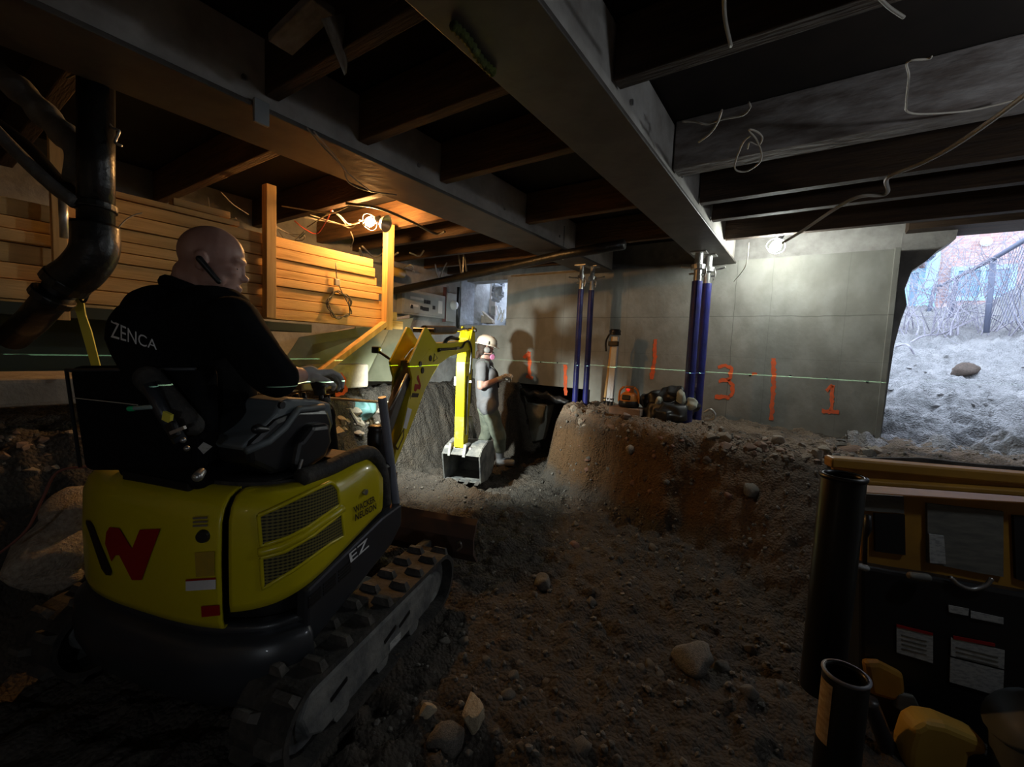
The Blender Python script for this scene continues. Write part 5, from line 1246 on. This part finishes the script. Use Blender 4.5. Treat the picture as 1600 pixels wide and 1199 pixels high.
body = lp('body_panel', quad(.03, [(1345, 770), (1660, 790), (1660, 960), (1500, 938), (1400, 898), (1345, 888)], .30), 'oryellow', bevel=.01)
lp('window_opening', quad(.018, [(1367, 803), (1414, 805), (1415, 868), (1368, 862)], .014), 'black', body)
lp('grey_plate', quad(.022, [(1348, 772), (1412, 776), (1413, 803), (1348, 798)], .01), 'gridgrey', body)
lp('grey_plate', quad(.018, [(1449, 787), (1568, 800), (1568, 902), (1530, 896), (1450, 880)], .014), 'gridgrey', body)
lp('plate_tape', quad(.012, [(1452, 835), (1475, 838), (1478, 882), (1453, 880)], .006), 'sticker', body)
lp('right_recess', quad(.018, [(1584, 806), (1660, 812), (1660, 930), (1588, 905)], .014), 'black', body)
low = lp('lower_body', quad(-.02, [(1345, 884), (1400, 894), (1470, 905), (1660, 940), (1660, 1400), (1345, 1400)], .32), 'black', bevel=.015)
for pts, bar in (([(1401, 978), (1458, 992), (1458, 1037), (1401, 1020)], [(1401, 976), (1458, 990), (1458, 994), (1401, 980)]), ([(1486, 997), (1570, 1017), (1569, 1046), (1486, 1025)], [(1490, 994), (1555, 1006), (1555, 1011), (1490, 999)]), ([(1485, 1028), (1569, 1049), (1567, 1090), (1484, 1066)], None),
                 ([(1482, 946), (1514, 952), (1513, 963), (1483, 957)], None), ([(1517, 955), (1568, 966), (1568, 976), (1517, 966)], None)):
    s_ = lp('warning_sticker', quad(-.026, pts, .003), 'sticker', low)
    if bar: lp('sticker_heading', quad(-.028, bar, .003), 'red', low)
    if bar:
        for k in range(4):
            c = [V(((pts[0][0] * (1 - t) + pts[1][0] * t), (pts[0][1] + (pts[1][1] - pts[0][1]) * t) + 14 + 7 * k)) if False else None for t in (0,)]
            a = (pts[0][0] + 8, pts[0][1] + 12 + 7 * k + 2); b_ = (pts[1][0] - 10, pts[1][1] + 10 + 7 * k)
            if b_[1] < pts[2][1] - 3: lp('sticker_line', quad(-.0275, [a, b_, (b_[0], b_[1] + 2), (a[0], a[1] + 2)], .001), 'gridgrey', low)
lp('ochre_guard', quad(-.06, [(1350, 1036), (1376, 1036), (1415, 1056), (1418, 1086), (1400, 1100), (1360, 1088)], .04), 'oryellow', bevel=.02)
lp('hinge_bracket', quad(-.06, [(1402, 1084), (1430, 1090), (1449, 1128), (1440, 1128), (1400, 1108)], .02), 'gridgrey', bevel=.006)
lp('handle_knob', MB().capsule(ly(1424, 900, -.05), ly(1448, 903, -.05), .016, .016), 'gridgrey', smooth=True)
lp('light_rim', MB().tube(spline([ly(u, v, -.03) for u, v in ((1484, 902), (1500, 915), (1520, 921), (1540, 915), (1550, 904))]), .008, 8), 'steel', smooth=True)
lp('grip_tip', MB().capsule(ly(1336, 883, -.07), ly(1353, 888, -.07), .011, .013), 'sticker', smooth=True)
lp('lever', MB().tube([ly(1356, 805, -.03), ly(1356, 828, -.03), ly(1352, 840, -.03), ly(1351, 890, -.03)], [.014, .014, .008, .008], 10), 'black', smooth=True)
# ochre fender low down, closer to the camera
fq = [(1418, 1172), (1428, 1140), (1448, 1129), (1480, 1135), (1545, 1162), (1549, 1186), (1520, 1186), (1512, 1240), (1414, 1240)]
lp('fender', quad(-.22, fq, .10), 'ochrelite', bevel=.03, seg=3)
lp('grey_tank', MB().tube(spline([ly(1600, 1120, -.24), ly(1620, 1150, -.24), ly(1620, 1260, -.24)]), .12, 20), 'console', smooth=True)
# two upright open tubes
def pipe_at(name, u, vt, vb, r, D_, label, cat):
    top = at_d(u, vt, D_); bot = V((top.x, top.y, max(.08, at_d(u, vb, D_).z))); t = thing(name, label, cat, bot); H = top.z - bot.z
    MB().lathe([(r, 0), (r, H - .006), (r - .004, H), (r * .86, H), (r * .84, H - .01), (r * .84, H - .35), (0, H - .36)], (0, 0, 0), n=32).build('tube', 'black2', t, smooth=True)
    return t, H
M['black2'] = mat('gloss_black_tube', (.010, .011, .011), (.012, .012, .012), rough=.3, scale=4, spec=.3)
t, H = pipe_at('upright_tube', 1318, 742, 1100, .052, 1.18, 'tall black open-ended steel tube standing at the left end of the loader', 'tube')
MB().lathe([(.055, H - .32), (.056, H - .30), (.056, H - .02), (.055, H - .0)], (0, 0, 0), n=32)  # collar profile kept plain
MB().lathe([(.0525, H - .012), (.0555, H - .008), (.0555, H - .002), (.050, H + .001)], (0, 0, 0), n=32).build('rim', 'black', t, smooth=True)
t, H = pipe_at('upright_tube', 1322, 1052, 1500, .042, .93, 'short black open-ended tube with a label, at the bottom right', 'tube')
MB().lathe([(.0425, H - .006), (.0442, H - .003), (.0442, H), (.039, H + .001)], (0, 0, 0), n=32).build('rim', 'pole', t, smooth=True)
mb = MB(); rows = []
for k in range(7):
    a = math.atan2(-t.location.y, -t.location.x) - .95 + .14 * k - .35; rows.append([(math.cos(a) * .0427, math.sin(a) * .0427, H - .02), (math.cos(a) * .0427, math.sin(a) * .0427, H - .155)])
mb.grid(rows).build('paper_label', mat('tan_label', (.48, .38, .25), (.30, .2, .1), rough=.6, scale=40, stretch=(1, 1, 3)), t)
o = lp('fuel_hose', MB().tube(spline([ly(u, v, -.16) for u, v in ((1358, 1095), (1372, 1130), (1388, 1175), (1402, 1230))]), .03, 12), 'dark', smooth=True)

# ------------------------------------------------------------------ people
def blob(prims, voxel, smo=2):
    mb = MB()
    for q in prims:
        if q[0] == 'c': mb.capsule(*q[1:5], n=16)
        else: mb.ell(q[1], q[2], q[3] if len(q) > 3 else None, 20, 14)
    return mb
def head_prims(c, f, up, s=1., lf=None):
    """c: head centre, f: facing, up: crown direction"""
    f = V(f).normalized(); up = V(up).normalized(); up = (up - f * up.dot(f)).normalized(); l = up.cross(f)
    R = Matrix((f, l, up)).transposed()
    q = lambda a, b, d: V(c) + (f * a + l * b + up * d) * s
    e = lambda p, r: ('e', p, V(r) * s, R)
    pr = [e(q(-.008, 0, .035), (.098, .078, .088)), e(q(-.035, 0, .03), (.072, .076, .08)), e(q(.03, 0, -.03), (.062, .062, .075)), e(q(.045, 0, -.075), (.043, .046, .042)),
          e(q(.068, 0, -.095), (.022, .026, .018)), e(q(.086, 0, -.012), (.014, .013, .03)), e(q(.100, 0, -.030), (.014, .015, .013)), e(q(.083, 0, -.066), (.017, .022, .008)), e(q(.080, 0, -.078), (.016, .021, .008)),
          e(q(.075, 0, .026), (.022, .052, .013))]
    for sx in (-1, 1):
        pr += [e(q(.060, sx * .036, -.02), (.026, .022, .022)), e(q(.015, sx * .055, -.055), (.045, .014, .03)), e(q(-.012, sx * .078, -.008), (.020, .009, .033)), e(q(-.016, sx * .083, .008), (.018, .008, .018)), e(q(.074, sx * .031, .009), (.009, .013, .006)), e(q(.092, sx * .012, -.035), (.010, .008, .008))]
    return pr, q, R, l
def hand(name, wrist, d, palm_n, par, m, curl=1.1, s=1.1, mirror=1, voxel=.0045):
    d = V(d).normalized(); n = V(palm_n).normalized(); n = (n - d * n.dot(d)).normalized(); w = d.cross(n) * mirror
    q = lambda a, b, c: V(wrist) + (d * a + w * b + n * c) * s
    pr = [('c', q(-.03, 0, 0), q(.02, 0, 0), .030 * s, .033 * s)]
    for b in (-.03, -.01, .01, .03): pr.append(('c', q(.01, b * .7, 0), q(.085, b, .0), .016 * s, .012 * s))
    for k, b in enumerate((-.032, -.011, .011, .032)):
        L_ = (.036, .041, .040, .032)[k]; p = q(.085, b, 0); a = 0
        for j in range(3):
            a += curl * (.7 + .08 * k) * (.75 if j == 0 else 1.); e_ = p + (d * math.cos(a) + n * math.sin(a)) * L_ * s * (1, .75, .6)[j]
            pr.append(('c', p, e_, .0095 * s * (1, .93, .86)[j], .0095 * s * (.93, .86, .75)[j])); p = e_
    p0 = q(.015, -.034, .01); p1 = q(.045, -.060, .030); p2 = q(.075, -.055, .050)
    pr += [('c', p0, p1, .015 * s, .0115 * s), ('c', p1, p2, .011 * s, .009 * s)]
    return blob(pr, voxel).build(name, m, par, world=True, remesh=voxel, smo=2, smooth=True)

# ---- operator: bald man in a black sweatshirt, seen from behind right
opr = thing('person', 'bald man in a black sweatshirt seated at the excavator controls, hand on the joystick', 'person', EM @ V((-.05, -.30, 1.05)))
W_ = lambda u, v, D_: at_d(u, v, D_)
hc = W_(333, 412, 1.66)
face = (RM @ V((.93, .17, .36))).normalized(); upv = V((0, 0, 1)) + face * .10
hp, hq, hR, hl = head_prims(hc, face, upv, 1.12)
hipc = EM @ V((-.10, -.33, 1.10)); chest = W_(275, 530, 1.64); belly = hipc + V((0, 0, .16)) 
neck0 = W_(312, 455, 1.67); neck1 = hq(-.02, 0, -.03)
shR, shL = W_(372, 505, 1.50), W_(225, 500, 1.86)
elR, wrR = W_(432, 588, 1.55), W_(470, 588, 1.74)
elL = EM @ V((-.36, -.10, 1.25)); wrL = EM @ V((-.33, .02, 1.30))
hipR, hipL = hipc + ER * .12, hipc - ER * .12
knR, knL = EM @ V((.04, .14, 1.12)), EM @ V((-.26, .14, 1.12)); anR, anL = EM @ V((.02, .24, .86)), EM @ V((-.24, .24, .86))
mid = lambda a, b, t=.5: V(a) + (V(b) - V(a)) * t
def body_prims(k=0.):
    return [('c', hipR, hipL, .14 + k, .14 + k), ('c', hipc, belly, .17 + k, .185 + k), ('c', belly, chest, .185 + k, .185 + k), ('c', mid(shR, shL, .22), mid(shR, shL, .78), .125 + k, .125 + k), ('c', chest, mid(shR, shL), .17 + k, .13 + k)]
armR = lambda k: [('c', mid(shR, shL, .05), elR, .078 + k, .058 + k), ('c', elR, wrR, .052 + k * .8, .034)]
armL = lambda k: [('c', mid(shR, shL, .95), elL, .075 + k, .055 + k), ('c', elL, wrL, .05 + k, .034)]
legs = lambda k: [('c', hipR, knR, .10 + k, .075 + k), ('c', knR, anR, .07 + k, .05 + k), ('c', hipL, knL, .10 + k, .075 + k), ('c', knL, anL, .07 + k, .05 + k)]
skinp = hp + [('c', neck0 + V((0, 0, -.03)), neck1, .078, .072), ('c', hq(-.060, 0, -.05), neck0 - face * .03, .055, .075)] + body_prims() + armR(0) + armL(0) + legs(0)
body = blob(skinp, .006).build('body', 'skin', opr, world=True, remesh=.0065, smo=2, smooth=True)
sleeve = mid(elR, wrR, .28)
hood_ring = MB().tube(spline([neck0 + V((math.cos(a) * .0, 0, 0)) + (face * math.cos(a) + hl * math.sin(a)) * .10 + V((0, 0, -.012 - .02 * math.cos(a))) for a in np.linspace(0, 2 * PI, 14)], 4), .028, 10)
def folds(amp, sc):
    def f(me):
        for v in me.vertices: v.co += v.normal * amp * noise.noise(V((v.co.x * sc, v.co.y * sc, v.co.z * sc * .6)))
    return f
shirt = body_prims(.014) + [('c', mid(shR, shL, .05), elR, .098, .078), ('c', elR, sleeve, .074, .056)] + armL(.016) + [('c', mid(shR, shL, .2), neck0 + V((0, 0, -.02)), .10, .075), ('c', mid(shR, shL, .8), neck0 + V((0, 0, -.02)), .10, .075)]
blob(shirt, .012).build('sweatshirt', 'fabricblack', opr, world=True, remesh=.014, smo=3, smooth=True, jit=folds(.012, 9))
hood_ring.build('collar', 'fabricblack', opr, world=True, smooth=True)
blob(legs(.016) + [('c', hipR, hipL, .158, .158)], .012).build('trousers', 'fabricblack', opr, world=True, remesh=.014, smo=2, smooth=True)
for an, nm in ((anR, 'shoe'), (anL, 'shoe')):
    blob([('c', an + V((0, 0, .02)), an + V((0, 0, -.0)), .055, .055), ('c', an + V((0, 0, -.0)) - EF * .02, an + EF * .14 + V((0, 0, -.02)), .05, .04)], .01).build(nm, 'rubber', opr, world=True, remesh=.01, smo=2)
hand('glove', wrR + (W_(495, 582, 1.80) - wrR) * .25, W_(497, 584, 1.80) - wrR, V((.1, .0, -1)), opr, 'glove', curl=.95, s=1.12)
hand('glove', wrL, EF + V((0, 0, .1)), V((.2, .1, -1)), opr, 'glove', curl=1.0, s=1.1, mirror=-1)
# ear piece, eyes
ea, eb = hq(-.014, -.090, -.004), hq(.045, -.078, -.062)
MB().capsule(ea, eb, .012, .009, 10).build('earpiece', 'black', opr, world=True, smooth=True)
for sx in (-1, 1): MB().ell(hq(.0665, sx * .032, -.002), .012).build('eye', 'skin', opr, world=True, smooth=True); MB().ell(hq(.078, sx * .032, -.004), (.003, .006, .003)).build('iris', 'hair', opr, world=True, smooth=True)
# lettering across the back of the sweatshirt, laid onto the cloth
dg = bpy.context.evaluated_depsgraph_get(); dg.update()
sw = [o for o in opr.children if o.name.startswith('sweatshirt')][0]
from mathutils.bvhtree import BVHTree
bv = BVHTree.FromPolygons([root_matrix(opr) @ v.co for v in sw.data.vertices], [list(p.vertices) for p in sw.data.polygons])
me = text_mesh('ZENCA', 1.); xs = [v.co.x for v in me.vertices]; x0_, x1_ = min(xs), max(xs); ym = max(v.co.y for v in me.vertices)
b2 = bmesh.new(); b2.from_mesh(me); bmesh.ops.triangulate(b2, faces=b2.faces[:])
def cloth(c):
    t = (c.x - x0_) / (x1_ - x0_); h = c.y / ym
    u = 173 + 72 * t; v = 527 + 20 * t - h * (27 - 13 * t)
    d = ray(u, v).normalized(); loc, n, i, dist = bv.ray_cast(CAM, d)
    return (loc - d * .004) if loc is not None else at_d(u, v, 1.55)
mb = MB(); vm = {v: mb.bm.verts.new(cloth(v.co)) for v in b2.verts}
for f in b2.faces: mb.bm.faces.new([vm[v] for v in f.verts])
b2.free(); mb.build('back_lettering', 'white', opr, world=True)

# ---- worker standing in the pit
wf = V((.84, .53, 0)).normalized(); wl = V((-wf.y, wf.x, 0))           # facing, left
fR = at_z(787, 729, .0); gz = min(ground(fR.x, fR.y), .06); fR.z = gz
fL = fR - wf * .30 + wl * .22; fL.z = ground(fL.x, fL.y)
wk = thing('person', 'worker in a cream hard hat and respirator standing in the pit behind the bucket', 'person', (fR + fL) / 2, 0)
D_w = 5.65
Wp = lambda u, v, d=0.: at_d(u, v, D_w + d)
hc = Wp(759, 547); wface = (RM @ V((.80, .18, .25))).normalized()
hp, hq, hR, hl = head_prims(hc, wface, V((0, 0, 1)) + wface * .12, 1.02)
pel = Wp(762, 628); chest = Wp(760, 590); neck0 = Wp(757, 567); sR, sL = Wp(752, 572, -.16), Wp(761, 572, .20)
eR, hR_ = Wp(751, 604, -.22), Wp(781, 592, -.14)
eL = Wp(772, 600, .24); hL_ = Wp(786, 590, .1)
hipR, hipL = pel + V((0, 0, -.05)) - wl * .09 + wf * .02, pel + V((0, 0, -.05)) + wl * .09 - wf * .02
kR = mid(hipR, fR, .5) + wf * .04; kL = mid(hipL, fL, .5) + wf * .03
aR, aL = fR + V((0, 0, .10)) - wf * .06, fL + V((0, 0, .10)) - wf * .06
tor = lambda k: [('c', hipR, hipL, .115 + k, .115 + k), ('c', pel, chest, .135 + k, .145 + k), ('c', mid(sR, sL, .2), mid(sR, sL, .8), .09 + k, .09 + k), ('c', chest, mid(sR, sL), .14 + k, .10 + k)]
lg = lambda k: [('c', hipR, kR, .095 + k, .066 + k), ('c', kR, aR, .062 + k, .042 + k), ('c', hipL, kL, .095 + k, .066 + k), ('c', kL, aL, .062 + k, .042 + k)]
arms = [('c', sR, eR, .056, .045), ('c', eR, hR_, .043, .030), ('c', sL, eL, .056, .045), ('c', eL, hL_, .043, .030)]
blob(hp + [('c', neck0 - V((0, 0, .04)), hq(-.02, 0, -.04), .058, .055)] + tor(-.005) + lg(-.005) + arms, .008).build('body', 'skin', wk, world=True, remesh=.0085, smo=2)
blob(tor(.012) + [('c', sR, mid(sR, eR, .62), .072, .066), ('c', sL, mid(sL, eL, .62), .072, .066), ('c', pel, pel + V((0, 0, -.03)), .148, .150)], .01).build('tshirt', 'tee', wk, world=True, remesh=.014, smo=3, jit=folds(.012, 10))
blob([('c', pel + V((0, 0, -.03)), pel + V((0, 0, -.06)), .142, .14), ('c', hipR, kR, .118, .092), ('c', kR, mid(kR, aR, .55), .088, .086), ('c', hipL, kL, .118, .092), ('c', kL, mid(kL, aL, .6), .088, .086)], .01).build('trousers', 'pants', wk, world=True, remesh=.014, smo=3, jit=folds(.016, 9))
for kk, aa, ff in ((kR, aR, fR), (kL, aL, fL)):
    b0 = V((aa.x, aa.y, ff.z))
    blob([('c', mid(kk, aa, .45), aa, .070, .058), ('c', aa, b0 + V((0, 0, .06)), .06, .056), ('c', b0 + V((0, 0, .055)), b0 + wf * .17 + V((0, 0, .045)), .055, .043)], .01).build('rubber_boot', 'boot', wk, world=True, remesh=.010, smo=2)
    MB().bar(b0 - wf * .06 + V((0, 0, .012)), b0 + wf * .205 + V((0, 0, .012)), .10, .022).build('boot_sole', 'rubber', wk, world=True, bevel=.008)
hand('glove', hR_, (hR_ - eR).normalized() + V((0, 0, -.1)), V((0, 0, -1)), wk, 'glove', curl=.8, s=1.05)
hand('glove', hL_, (hL_ - eL).normalized(), V((0, 0, -1)), wk, 'glove', curl=.8, s=1.05, mirror=-1)
R4 = Matrix.Translation(hq(-.004, 0, .055)) @ hR.to_4x4()
mb = MB().lathe([(.142, .0), (.138, .012), (.128, .015), (.126, .05), (.112, .095), (.075, .128), (.03, .14), (0, .142)], (0, 0, 0), n=28); mb.xf(R4 @ Matrix.Diagonal((1.08, .92, 1, 1)))
hat = mb.build('hard_hat', 'hat', wk, world=True, smooth=True, thick=.004)
mb = MB().prism_z([(.10, -.09), (.155, -.07), (.178, 0), (.155, .07), (.10, .09)], -.004, .006); mb.xf(R4); mb.build('hat_peak', 'hat', hat, bevel=.002, world=True)
for sx in (-1, 1):
    MB().lathe([(0, .03), (.03, .03), (.042, .015), (.04, -.015), (0, -.015)], hq(-.005, sx * .09, .0), hl * sx).build('ear_defender', 'mask', wk, world=True, smooth=True)
    MB().tube(spline([hq(-.005, sx * .105, .03), hq(-.005, sx * .12, .08), hq(-.005, sx * .115, .11)]), .008, 6).build('defender_arm', 'black', wk, world=True, smooth=True)
blob([('e', hq(.095, 0, -.055), (.042, .045, .045), hR), ('e', hq(.10, 0, -.02), (.022, .02, .025), hR)], .01).build('respirator', 'mask', wk, world=True, remesh=.008, smo=2)
for sx in (-1, 1): MB().cyl(hq(.088, sx * .045, -.07), hq(.088, sx * .045, -.07) + (hl * sx * .8 + wface * .4).normalized() * .022, .036, n=18).build('filter', 'pink', wk, world=True, bevel=.005)
MB().tube(spline([hq(.07, -.055, -.05), hq(.0, -.085, -.06), hq(-.07, -.05, -.07)]), .008, 6).build('mask_strap', 'black', wk, world=True, smooth=True)
blob([('e', hq(-.05, 0, -.03), (.055, .075, .07), hR), ('e', hq(-.04, 0, .03), (.085, .083, .07), hR), ('c', hq(-.09, -.03, -.06), hq(-.10, -.05, -.12), .035, .025)], .01).build('hair', 'hair', wk, world=True, remesh=.010, smo=2)
MB().tube(spline([neck0 + V((0, 0, .0)) - wl * .08 + wf * .04, mid(sR, chest, .5) + wf * .17 - wl * .03, chest + wf * .165 - wl * .02 + V((0, 0, -.12))]), .012, 6).build('mask_hose', 'black', wk, world=True, smooth=True)

# ------------------------------------------------------------------ light
w = bpy.data.worlds.new('World'); SC.world = w; w.use_nodes = True
bg = w.node_tree.nodes['Background']; bg.inputs[0].default_value = (.66, .80, 1.0, 1); bg.inputs[1].default_value = 6.3
def light(name, typ, loc, energy, col, **k):
    d = bpy.data.lights.new(name, typ); d.energy = energy; d.color = col
    for a, b in k.items(): setattr(d, a, b)
    o = bpy.data.objects.new(name, d); COL.objects.link(o); o.location = loc; return o
def aim(o, tgt): o.rotation_euler = (V(tgt) - o.location).to_track_quat('-Z', 'Y').to_euler()
for m_, s_ in (('bulbwarm', 1200.), ('bulbwhite', 560.)): M[m_].node_tree.nodes['Principled BSDF'].inputs['Emission Strength'].default_value = s_
# spot of the added work light beside the boom
wp_ = EM @ (BMx @ (wl_p + V((0, .06, -.0)))); tg_ = EM @ (BMx @ V((-.12, 3.3, .62)))
sp = light('added_boom_light', 'SPOT', wp_, 460, (.93, 1., .92), spot_size=1.95, spot_blend=.95, shadow_soft_size=.06); aim(sp, tg_)
# added fill lamps out of view, no fixtures: two behind camera, one right
q_ = light('hood_fill_cool', 'SPOT', (1.2, -1.3, 1.5), 18, (.84, .92, 1.), shadow_soft_size=.06, spot_size=.9, spot_blend=.8); aim(q_, (-2.0, .7, .5))
light('rear_fill_warm', 'POINT', (-.9, -1.1, 1.9), .5, (1., .80, .55), shadow_soft_size=.05)
light('header_fill', 'POINT', (1.25, 2.05, 2.42), 14, (.85, .92, 1.), shadow_soft_size=.05)  # added to brighten the header timber and loader
# laser plane: a bare unseen source in mid-room, no level modelled there
ls = light('laser_beam', 'POINT', (-.38, 1.7, 1.427), 60, (.55, 1., .62), shadow_soft_size=0.)
d = ls.data; d.use_nodes = True; N = d.node_tree.nodes; L = d.node_tree.links; em = N['Emission']
tc = N.new('ShaderNodeTexCoord'); sp_ = N.new('ShaderNodeSeparateXYZ'); L.new(tc.outputs['Normal'], sp_.inputs[0])
ab = N.new('ShaderNodeMath'); ab.operation = 'ABSOLUTE'; L.new(sp_.outputs['Z'], ab.inputs[0])
lt = N.new('ShaderNodeMath'); lt.operation = 'LESS_THAN'; lt.inputs[1].default_value = .0010; L.new(ab.outputs[0], lt.inputs[0])
ml = N.new('ShaderNodeMath'); ml.operation = 'MULTIPLY'; ml.inputs[1].default_value = 14.; L.new(lt.outputs[0], ml.inputs[0]); L.new(ml.outputs[0], em.inputs['Strength'])

SC.view_settings.view_transform = 'Standard'; SC.view_settings.look = 'None'; SC.view_settings.gamma = 1; SC.view_settings.use_curve_mapping = False
SC.view_settings.exposure = 0.
SC.cycles.use_denoising = True; SC.cycles.max_bounces = 6; SC.cycles.diffuse_bounces = 3; SC.cycles.sample_clamp_indirect = 4
